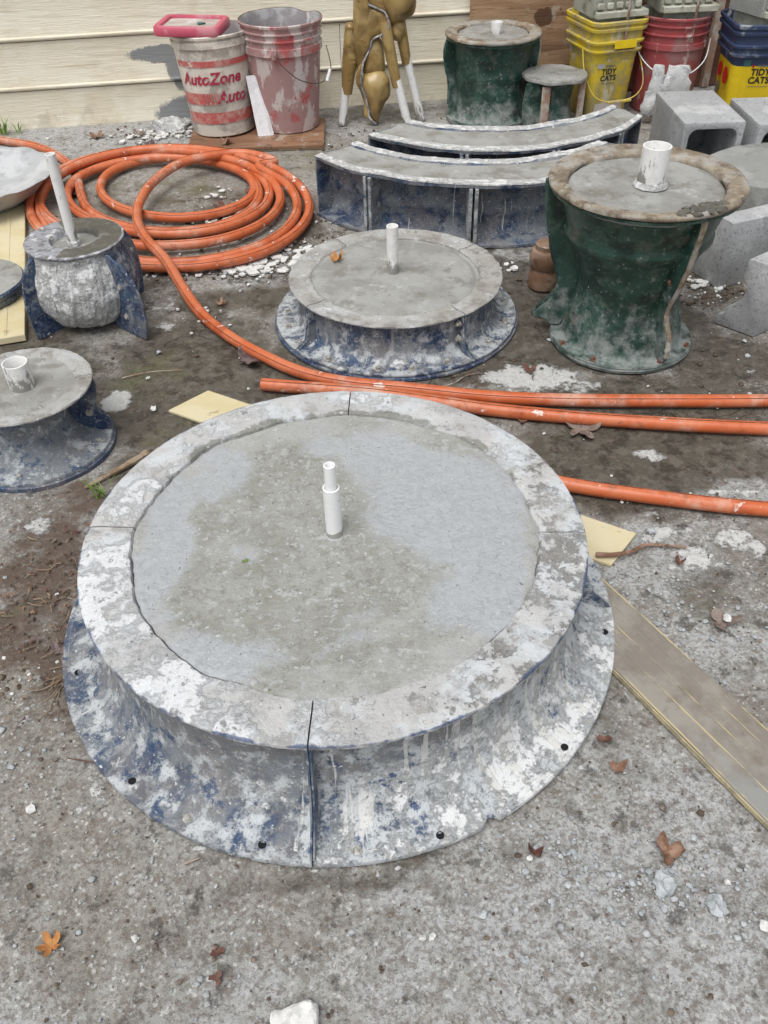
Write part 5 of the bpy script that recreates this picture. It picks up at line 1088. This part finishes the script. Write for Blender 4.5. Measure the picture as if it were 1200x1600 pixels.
cxy = [(-.71 * u, .71 * u, z) for u, z in pr]
block('moulding_block', 'grey concrete block with scalloped end at the lower right by the wet ground', extr(cxy, (.82 * .42, .57 * .42, 0)), M_BLOCK, (.935, 1.895, 0), 'block', .0015, 0)

# jar behind the green mould
JR = thing('plastic_jar', 'amber plastic jar lying in grime behind the tall green mould', 'jar', (.455, 2.19, 0), math.radians(0))
vs, fs, uv, pk = rev([(.0001, 0), (.036, 0), (.041, .006), (.042, .05), (.039, .055), (.039, .06), (.043, .065), (.044, .095), (.038, .108), (.028, .112), (.0001, .113)], n=40, loop=False); build('jar_body', vs, fs, M_JAR, JR)
vs, fs, uv, pk = rev([(.030, .110), (.031, .124), (.028, .127), (.0001, .127)], n=40, loop=False); build('jar_neck', vs, fs, M_JAR, JR)

# ================================================================ BOARDS
B1 = thing('cream_board', 'thin cream board lying under the big mould with both ends showing', 'board', (-.415, 1.655, 0), math.atan2(-.495, .835))
build('board', *bev_mesh(([(0 - .05, -.052, -.001), (.99, -.052, -.001), (1.005, .052, -.001), (-.02, .056, -.001)] + [(0 - .05, -.052, .006), (.99, -.052, .006), (1.005, .052, .006), (-.02, .056, .006)],
      [(3, 2, 1, 0), (4, 5, 6, 7), (0, 1, 5, 4), (1, 2, 6, 5), (2, 3, 7, 6), (3, 0, 4, 7)]), .001, seg=1), M_CREAM, B1)
d = Vector((.167, -.295)).normalized()
B2 = thing('trim_board', 'long dirty grey board with yellow ridges running out from under the big mould', 'board', (.285, 1.122, 0), math.atan2(d.y, d.x))
secs = [(-.058, 0), (-.058, .0110), (-.0572, .0124), (-.0548, .0124), (-.054, .0115), (-.024, .0114), (-.0232, .0126), (-.0212, .0126), (-.0204, .0114), (.004, .0114), (.0047, .0125), (.0062, .0125), (.007, .0114), (.032, .0114), (.0326, .0123), (.0338, .0123), (.0344, .0114), (.056, .0114), (.0567, .0124), (.0592, .0124), (.060, .0108), (.060, 0)]
vs = []; nn = 90; rd = []
for k in range(nn + 1):
    x = .09 + .85 * k / nn
    for y, z in secs: vs.append((x, y, z + .001 + .0006 * nz(x * 20, y * 30))); rd.append((1.0 if z > .012 else 0) * (.55 + .9 * max(0, .3 + nz(x * 5, y * 40, 3))))
m_ = len(secs); fs = [(k * m_ + j, (k + 1) * m_ + j, (k + 1) * m_ + (j + 1) % m_, k * m_ + (j + 1) % m_) for k in range(nn) for j in range(m_)] + [tuple(range(m_)), tuple(nn * m_ + j for j in range(m_))[::-1]]
build('board', vs, fs, M_TRIM, B2, attrs=dict(ridge=rd), ang=30)
vs, fs = boxm((.565, -.0592, .0062), (.75, .002, .0095), .0004); build('bright_edge', vs, fs, M_TRIM_EDGE, B2, smooth=False)
d = (Vector((-.894, 1.934)) - Vector((-1.163, 2.865))).normalized()
B3 = thing('cream_board', 'wide cream board at the left edge beneath the round crusted disc', 'board', (-1.163, 2.865, 0), math.atan2(d.y, d.x))
build('board', *bev_mesh(boxm((.44, -.16, .010), (.98, .32, .018), 0), .0015, seg=1), M_CREAM, B3)
for y in (-.05, -.13, -.21, -.27): build('rib_strip', *boxm((.44, y, .0195), (.96, .012, .002), .0005), M_CREAM, B3)

LDsc = thing('round_lid_mould', 'crusted dark rimmed round mould plate lying on the left cream board', 'mould', (-1.105, 2.195, .021), 0)
vs, fs, uv, pk = rev([(.10, 0), (.130, 0), (.134, .006), (.133, .020), (.139, .026), (.140, .034), (.136, .040), (.10, .041), (.0001, .043)], n=100, loop=False, fn=lambda a, r, z, k: (r + .001 * nz(a * 5), z + (.002 * nz(r * math.cos(a) * 20, r * math.sin(a) * 20, 4) if z > .03 else 0)))
build('plate', vs, fs, [M_BLUE_DARK, M_FILL_SMALL], LDsc, uv=uv, mi=[1 if k >= 6 else 0 for k in pk], attrs=dict(cake=[0] * len(vs)))
for k in range(5):
    a = rnd.uniform(0, 6); vs, fs = pebble((.07 * math.cos(a), .07 * math.sin(a), .042), rnd.uniform(.015, .03), 500 + k, .12, 2); build('cement_lump', vs, fs, M_CRUST, LDsc)
TR = thing('grey_tray', 'shallow grey tray with ragged rim at the upper left edge', 'tray', (-1.30, 2.87, 0), 0)
vs, fs, uv, pk = rev([(.0001, .060), (.06, .061), (.12, .068), (.18, .084), (.225, .102), (.246, .107), (.250, .104), (.23, .096), (.19, .05), (.15, .022), (.10, .012), (.0001, .012)], n=90, loop=False,
   fn=lambda a, r, z, k: (r * (1 + .05 * nz(math.cos(a) * 1.5, math.sin(a) * 1.5, 3) + .02 * nz(a * 6, 2)), z + (.008 * nz(math.cos(a) * r * 12, math.sin(a) * r * 12, 3)) * (1 if k < 7 else .3)))
build('tray_shell', vs, fs, M_TRAY, TR, uv=uv, ang=60)

# ================================================================ LEAVES, TWIGS, LUMPS
def leaf(label, p, size, m, rz=0, lobes=5, curl=.35, seed=0, flat=False, z=0.003, nm='fallen_leaf'):
    curl *= 1.5; vs = [(0, 0, 0)]; N_ = lobes * 8
    for i in range(N_):
        a = 2 * PI * i / N_; t = (i % 8) / 8; lobe_ = abs(math.cos(PI * t)) ** 1.3
        stem = .55 + .45 * math.cos((a - PI) / 2) ** 2 if lobes > 1 else 1
        r = size * (.36 + .64 * lobe_) * (1.05 - .45 * (abs(a - PI) < .7)) * (1 + .22 * nz(i * .9, seed))
        if lobes == 1: r = size * (.28 + .72 * abs(math.cos(a)) ** 1.5) * (1 + .15 * nz(i, seed))
        vs.append((r * math.cos(a), r * math.sin(a), 0))
    mid = [(x * .5, y * .5, 0) for x, y, _ in vs[1:]]; vs += mid
    fs = []
    for i in range(N_):
        j = (i + 1) % N_; fs += [(0, 1 + N_ + i, 1 + N_ + j), (1 + N_ + i, 1 + i, 1 + j, 1 + N_ + j)]
    out = []
    for x, y, _ in vs:
        r = math.hypot(x, y) / size; zz_ = size * (curl * r * r * (.6 + .9 * nz(x / size * 1.1, y / size * 1.1, seed)) + .16 * nz(x / size * 3, y / size * 3, seed + 4)); out.append((x * (1 - .25 * curl * r * r), y * (1 - .3 * curl * r), max(0, zz_) if not flat else .2 * zz_))
    n = len(out); out += [(x, y, z_ + .0007) for x, y, z_ in out]
    fs2 = [tuple(reversed(f)) for f in fs] + [tuple(k + n for k in f) for f in fs] + [(1 + i, 1 + (i + 1) % N_, n + 1 + (i + 1) % N_, n + 1 + i) for i in range(N_)]
    o = build(nm, out, fs2, m, None, loc=(p[0], p[1], z), rot=(0, 0, rz), ang=60); return tag(o, label, 'leaf', 'fallen leaves')
leaf('curled orange tan leaf on bare concrete at the lower left', (-.437, .462), .021, M_LEAF_ORANGE, 2.2, 5, .5, 1)
leaf('rolled dark red leaf on the concrete below the notch in the big mould', (.191, .566), .022, M_LEAF_RED, -.3, 1, 1.4, 2)
leaf('large crumpled brown leaf near the lower right corner beside grey crumbs', (.371, .560), .031, M_LEAF_BROWN, 2.2, 3, .9, 3)
leaf('small reddish brown leaf right of the big mould near the long board', (.330, .690), .018, M_LEAF_BROWN, .4, 3, .7, 4)
leaf('thin dark bark like leaf beside the right flank of the big mould', (.322, .742), .014, M_LEAF_RED, -.05, 1, .3, 5)
leaf('flat dark red leaf scrap near the bottom centre left', (-.224, .449), .011, M_LEAF_RED, .4, 1, .2, 6)
leaf('second flat dark red leaf scrap closer to the bottom edge', (-.222, .418), .010, M_LEAF_RED, 1.0, 3, .2, 7)
leaf('pale brown leaf with a white pebble on it right of the long board', (.571, .964), .030, M_LEAF_GREY, 2.0, 3, .35, 8)
leaf('broad grey brown maple leaf between the two right hoses and the big mould', (.431, 1.525), .050, M_LEAF_GREY, .1, 5, .25, 9)
leaf('broad purple brown leaf left of the middle mould beside the hose', (-.32, 1.843), .052, M_LEAF_PURPLE, .5, 4, .3, 10)
leaf('orange dead leaf lying on the middle round mould cement', (-.108, 2.135), .027, M_LEAF_ORANGE, .5, 5, .7, 11, z=.121)
leaf('small reddish leaf beside the white plaster flakes near the hose', (-.426, 2.134), .020, M_LEAF_BROWN, 1.5, 5, .5, 12)
leaf('dark wet leaf on brown soil left of the big mould', (-.55, .944), .022, M_LEAF_PURPLE, 1.1, 4, .4, 13)
leaf('brown leaf on dusty ground under the cream wall at far left', (-1.081, 3.513), .040, M_LEAF_BROWN, 1.1, 5, .3, 14)
leaf('pale tan leaf on dusty ground left of the white bucket', (-.92, 3.521), .036, M_LEAF_GREY, 2.1, 5, .3, 15)
leaf('curled leaf on the reddish board in front of the white bucket', (-.55, 3.345), .034, M_LEAF_BROWN, .1, 5, .5, 16, z=.020)
leaf('dark red curled leaf near the twig right of the big mould', (.534, 1.107), .015, M_LEAF_RED, 1.9, 3, .8, 17)
leaf('dark leaf inside the hose coil on the left', (-1.03, 2.93), .045, M_LEAF_PURPLE, .9, 4, .4, 18)
leaf('reddish brown leaf in the middle of the hose coil', (-.50, 2.79), .036, M_LEAF_RED, 1.9, 4, .35, 19)
leaf('dark red leaf in the hose coil close to its right side', (-.415, 2.90), .036, M_LEAF_RED, .4, 3, .4, 20)
leaf('reddish leaf scrap behind the big mould below the white plaster patch', (.31, 1.56), .016, M_LEAF_BROWN, .4, 3, .4, 21)
leaf('brown leaf on the white plaster patch left of the tall green mould', (.355, 1.765), .022, M_LEAF_RED, .4, 4, .3, 22)
leaf('brown leaf on the bare strip between red bucket board and trough mould', (-.10, 3.27), .030, M_LEAF_BROWN, 1.4, 4, .3, 23)
leaf('dark leaf caught beside the foot of the reddish board at left', (-.845, 3.40), .030, M_LEAF_PURPLE, 1.4, 4, .3, 24)
o = leaf('tiny green leaf stuck to the big mould cement left of its pipe', (-.217, .955), .006, M_GRASS, .4, 1, .2, 25, z=.1905)
def stick(label, pts, r, m=M_WOOD, nm='twig', cat='twig', seed=0):
    P = cr(pts, 5); n = len(P); vs, fs, uv = tube(P, [max(.0006, r * (1 - .55 * i / n) * (1 + .18 * nz(i * .6, seed))) for i in range(n)], 7); o = build(nm, rough_vs(vs, r * .12, 90), fs, m); return tag(o, label, cat)
stick('thick broken stick between the spool mould and the big mould', [(-.50, 1.475, .008), (-.535, 1.44, .007), (-.575, 1.40, .007), (-.61, 1.365, .006)], .0085, seed=1)
stick('thin dark twig on the concrete at the lower left flank of the big mould', [(-.355, .705, .003), (-.40, .715, .004), (-.45, .728, .003), (-.485, .735, .003)], .0018, M_LEAF_RED, seed=2)
stick('forked brown twig crossing the end of the cream board at right', [(.385, 1.125, .014), (.42, 1.122, .016), (.455, 1.135, .010), (.49, 1.155, .006), (.56, 1.148, .004)], .005, M_LEAF_BROWN, seed=3)
stick('fine straw stem on the wet ground above the spool mould shadow', [(-.62, 1.78, .003), (-.56, 1.80, .005), (-.48, 1.81, .003)], .0016, M_WOODSTRIP, seed=4)
stick('bent pale grass stem beside the middle mould and hose', [(.13, 1.70, .003), (.17, 1.71, .008), (.20, 1.745, .004), (.235, 1.76, .003)], .0016, M_WOODSTRIP, seed=5)
stick('short straw stub on the concrete below the big mould', [(-.285, .565, .002), (-.272, .570, .003), (-.262, .574, .002)], .0016, M_WOODSTRIP, seed=6)
rt = []
for k in range(16):
    x0, y0 = -.505 + rnd.uniform(-.02, .015), .93 + rnd.uniform(-.05, .03); a = rnd.uniform(-2.2, -1.2); P = [Vector((x0, y0, .006))]
    for j in range(5): a += rnd.uniform(-.5, .5); P.append(P[-1] + Vector((.017 * math.cos(a), .017 * math.sin(a), rnd.uniform(-.002, .003))))
    for p in P: p.z = max(.002, p.z)
    q = tube(cr(P, 3), rnd.uniform(.0006, .0012), 5); rt.append((q[0], q[1]))
for k in range(45):
    x0, y0 = rnd.gauss(-.60, .05), rnd.gauss(1.05, .13); a = rnd.uniform(0, 6.28); l = rnd.uniform(.008, .03)
    q = tube([(x0, y0, .007), (x0 + l * math.cos(a) * .5, y0 + l * math.sin(a) * .5, .010), (x0 + l * math.cos(a + .3), y0 + l * math.sin(a + .3), .007)], rnd.uniform(.0006, .0014), 4); rt.append((q[0], q[1]))
V, F, _ = join(rt); o = build('root_litter', V, F, M_WOOD); tag(o, 'tangle of fine brown roots and stems in the soil left of the big mould', 'roots', kind='stuff')
gr = []
for (cx, cy, n_, hh) in [(-.565, 1.345, 9, .05), (-1.46, 3.585, 16, .07), (-1.40, 3.60, 8, .05)]:
    for k in range(n_):
        a = rnd.uniform(0, 6.28); l = rnd.uniform(.5, 1) * hh; b = rnd.uniform(.2, .6); w = .0022
        p = Vector((cx + rnd.uniform(-.012, .012), cy + rnd.uniform(-.012, .012), .003)); d = Vector((math.cos(a) * b, math.sin(a) * b, 1)); s = Vector((-math.sin(a), math.cos(a), 0)) * w
        q1 = p + d * l * .5; q2 = p + d * l + Vector((math.cos(a), math.sin(a), -.4)) * l * .25
        gr.append(([tuple(p - s), tuple(p + s), tuple(q1 + s * .8), tuple(q1 - s * .8), tuple(q2)], [(0, 1, 2, 3), (3, 2, 4)]))
V, F, _ = join(gr); o = build('grass_tuft', V, F, M_GRASS, smooth=False); tag(o, 'sparse green grass blades growing from cracks in the yard', 'grass', kind='stuff')
# moss scraps / leaf litter in the soil
lit = []
for k in range(420):
    if k < 230: x, y = rnd.gauss(-.60, .06), rnd.gauss(1.08, .13)
    else: x, y = rnd.choice([(-.50, 2.86), (-.24, 2.75), (-.98, 3.5), (-.8, 3.45), (.20, 1.70), (.91, 2.08)]); x += rnd.gauss(0, .07); y += rnd.gauss(0, .06)
    s = rnd.uniform(.0015, .007); a = rnd.uniform(0, 6.3); V = [(x + s * math.cos(a + 2.1 * i) * rnd.uniform(.5, 1.2), y + s * math.sin(a + 2.1 * i), .006 + rnd.uniform(0, .006)) for i in range(3)]; V.append((x + s * .3, y - s * .2, .006 + s * .7))
    lit.append((V, [(0, 1, 3), (1, 2, 3), (2, 0, 3), (0, 2, 1)], rnd.choice([0, 0, 1, 1, 2, 3])))
V, F, MI = join(lit); o = build('leaf_litter', V, F, [M_LEAF_RED, M_LEAF_PURPLE, M_LEAF_BROWN, M_CRUMB], mi=MI, smooth=False); tag(o, 'dark broken leaf litter scattered over soil and ground', 'leaf litter', kind='stuff')
# loose lumps
def lump(label, p, s, m, seed, flat=.7, z=None, nm='plaster_lump', cat='lump', det=3):
    vs, fs = pebble((0, 0, 0), s, seed, flat, det); vs = rough_vs(vs, s * .10, 3.2 / s, seed); o = build(nm, vs, fs, m, None, loc=(p[0], p[1], s * flat * .75 if z is None else z), ang=25); return tag(o, label, cat, 'loose pebbles on the concrete' if cat == 'pebble' else None)
def chunk(label, p, s, m, seed):
    vs, fs = boxm((0, 0, s[2] / 2), s, .004, sub=5, amp=.005, fr=55, seed=seed, seg=2); vs = rough_vs(vs, .002, 180, seed); o = build('plaster_chunk', vs, fs, m, None, loc=(p[0], p[1], 0), rot=(0, 0, .15), ang=30); return tag(o, label, 'chunk')
chunk('broken white plaster chunk at the bottom edge of the photo', (-.122, .362), (.054, .040, .018), M_CHIP, 4)
P_ = [((.046, .461), .0055, 'first of two close pale pebbles below the big mould, the right one'), ((.034, .460), .0045, 'smaller left pebble of the close pale pair below the big mould'), ((.113, .487), .0055, 'single round grey pebble above the close pebble pair'),
      ((.158, .430), .0065, 'faceted blue grey pebble lowest among those right of centre'), ((.468, .462), .0075, 'largest pale pebble at the lower right edge'), ((.184, .560), .0045, 'white pebble touching the rolled dark red leaf'),
      ((.438, .520), .005, 'flat white pebble above the crumb cluster at lower right'), ((-.332, .469), .0055, 'white plaster spot on concrete right of the orange tan leaf'), ((.577, .966), .009, 'white pebble resting on the pale brown leaf at right'),
      ((-.521, 1.648), .009, 'smooth pale pebble between spool mould and cream board end'), ((-.557, 1.778), .006, 'small white pebble on wet ground above the spool mould'), ((.505, 1.195), .010, 'flat bluish stone fragment right of the cream board end')]
for i, (p, s, lb) in enumerate(P_): lump(lb, p, s, M_PEBBLE if i in (2, 3, 11) else M_CHIP, 700 + i, .6, z=(.012 if i == 8 else None), nm='pebble', cat='pebble', det=2)
lump('low crumbling grey cement lump beside the crumpled brown leaf', (.355, .520), .016, M_PEBBLE, 33, .35)
lump('crusty grey cement lump at the lower right corner region', (.415, .490), .015, M_PEBBLE, 35, .35)
# uncountable crumbs and flakes
def scatter(name, label, n, fn, mats, smin, smax, seed, flat=.6, pw=3):
    q = random.Random(seed); base = [pebble((0, 0, 0), 1, seed * 10 + k, flat, 1) for k in range(7)]; parts = []
    for k in range(n):
        p = fn(q)
        if p is None: continue
        s = smin + (smax - smin) * q.random() ** pw; a = q.uniform(0, 6.28); c, sn = math.cos(a), math.sin(a); B = base[k % 7]
        parts.append(([(p[0] + s * (x * c - y * sn), p[1] + s * (x * sn + y * c), s * (z + flat * .5)) for x, y, z in B[0]], B[1], q.randrange(len(mats))))
    V, F, MI = join(parts); o = build(name, V, F, mats, mi=MI, ang=70); return tag(o, label, name.replace('_', ' '), kind='stuff')
def free(x, y): return math.hypot(x + .081, y - 1.019) > .475
def f_fore(q):
    while 1:
        x, y = q.uniform(-.7, .85), q.uniform(.30, 1.3)
        if free(x, y): return x, y
scatter('gravel_crumbs', 'fine grey and brown crumbs strewn over the foreground concrete', 2600, f_fore, [M_BLOCK, M_PEBBLE, M_CRUMB, M_CRUMB, M_PEBBLE], .0006, .0032, 3)
scatter('grit_stones', 'mixed small grit stones lying on the foreground concrete', 260, f_fore, [M_BLOCK, M_PEBBLE, M_CRUMB, M_LEAF_GREY], .0022, .0062, 11, pw=2.5)
def f_right(q):
    cx, cy, sx, sy = q.choice([(.36, .53, .04, .03), (.44, .49, .04, .04), (.27, .52, .05, .03), (.50, 1.0, .10, .10), (.46, .93, .06, .06), (.24, .56, .03, .02)])
    for _ in range(5):
        x, y = q.gauss(cx, sx), q.gauss(cy, sy)
        if free(x, y): return x, y
scatter('cement_crumbs', 'clusters of pale blue grey cement crumbs at right', 800, f_right, [M_PEBBLE, M_PEBBLE, M_BLOCK], .0008, .0060, 4, pw=4)
def f_back(q): 
    cx, cy, sx, sy = q.choice([(-.3, 2.35, .12, .06), (-.16, 2.45, .12, .10), (-.45, 2.62, .14, .10), (-.55, 2.35, .1, .05), (.9, 2.10, .08, .04), (.0, 1.9, .6, .3), (.7, 1.75, .3, .2), (-.8, 3.5, .2, .1), (-.1, 3.4, .3, .1), (-.15, 2.75, .06, .2), (-.6, .9, .06, .1)])
    x, y = q.gauss(cx, sx), q.gauss(cy, sy); return (x, y) if free(x, y) else None
scatter('rubble_crumbs', 'brown and white rubble crumbs over the middle and back of the yard', 2600, f_back, [M_CHIP, M_CRUMB, M_CRUMB, M_PEBBLE, M_CRUMB], .001, .008, 5, pw=3.5)
def flakes(name, label, spots, seed):
    q = random.Random(seed); parts = []
    for cx, cy, sx, sy, n_, smax in spots:
        for k in range(n_):
            x, y = q.gauss(cx, sx), q.gauss(cy, sy); s = q.uniform(.25, 1) ** 1.5 * smax; m = q.randint(5, 7); a0 = q.uniform(0, 6)
            pts = [(x + s * math.cos(a0 + 2 * PI * i / m) * q.uniform(.6, 1.1), y + s * math.sin(a0 + 2 * PI * i / m) * q.uniform(.6, 1.1)) for i in range(m)]
            z0 = q.uniform(.0005, .003); vs, fs = prism(pts, z0, z0 + q.uniform(.002, .006)); tx, ty = q.uniform(-.12, .12), q.uniform(-.12, .12); parts.append(([(a, b, max(0, c + (a - x) * tx + (b - y) * ty)) for a, b, c in vs], fs))
    V, F, _ = join(parts); o = build(name, V, F, M_CHIP, smooth=False); return tag(o, label, 'plaster flakes', kind='stuff')
flakes('plaster_flakes', 'broken white plaster flakes lying around and inside the hose coil', [(-.36, 2.35, .07, .03, 70, .022), (-.24, 2.42, .05, .04, 40, .018), (-.14, 2.46, .05, .02, 26, .018), (-.50, 2.72, .07, .03, 45, .020), (-.40, 2.78, .04, .05, 24, .018),
    (-.57, 2.33, .03, .02, 8, .018), (-.52, 2.93, .05, .04, 14, .016), (-.80, 2.45, .1, .03, 10, .012), (.90, 2.16, .04, .02, 26, .014), (-.85, 3.50, .06, .04, 40, .018), (-.78, 3.56, .05, .03, 40, .02), (-.47, 2.06, .06, .05, 10, .010), (.3, 2.30, .1, .05, 8, .02)], 9)
lump('grey heap of dried cement slurry at the wall foot left of the white bucket', (-.79, 3.60), .075, M_CRUST, 21, .30, z=.012, nm='cement_heap', cat='heap')
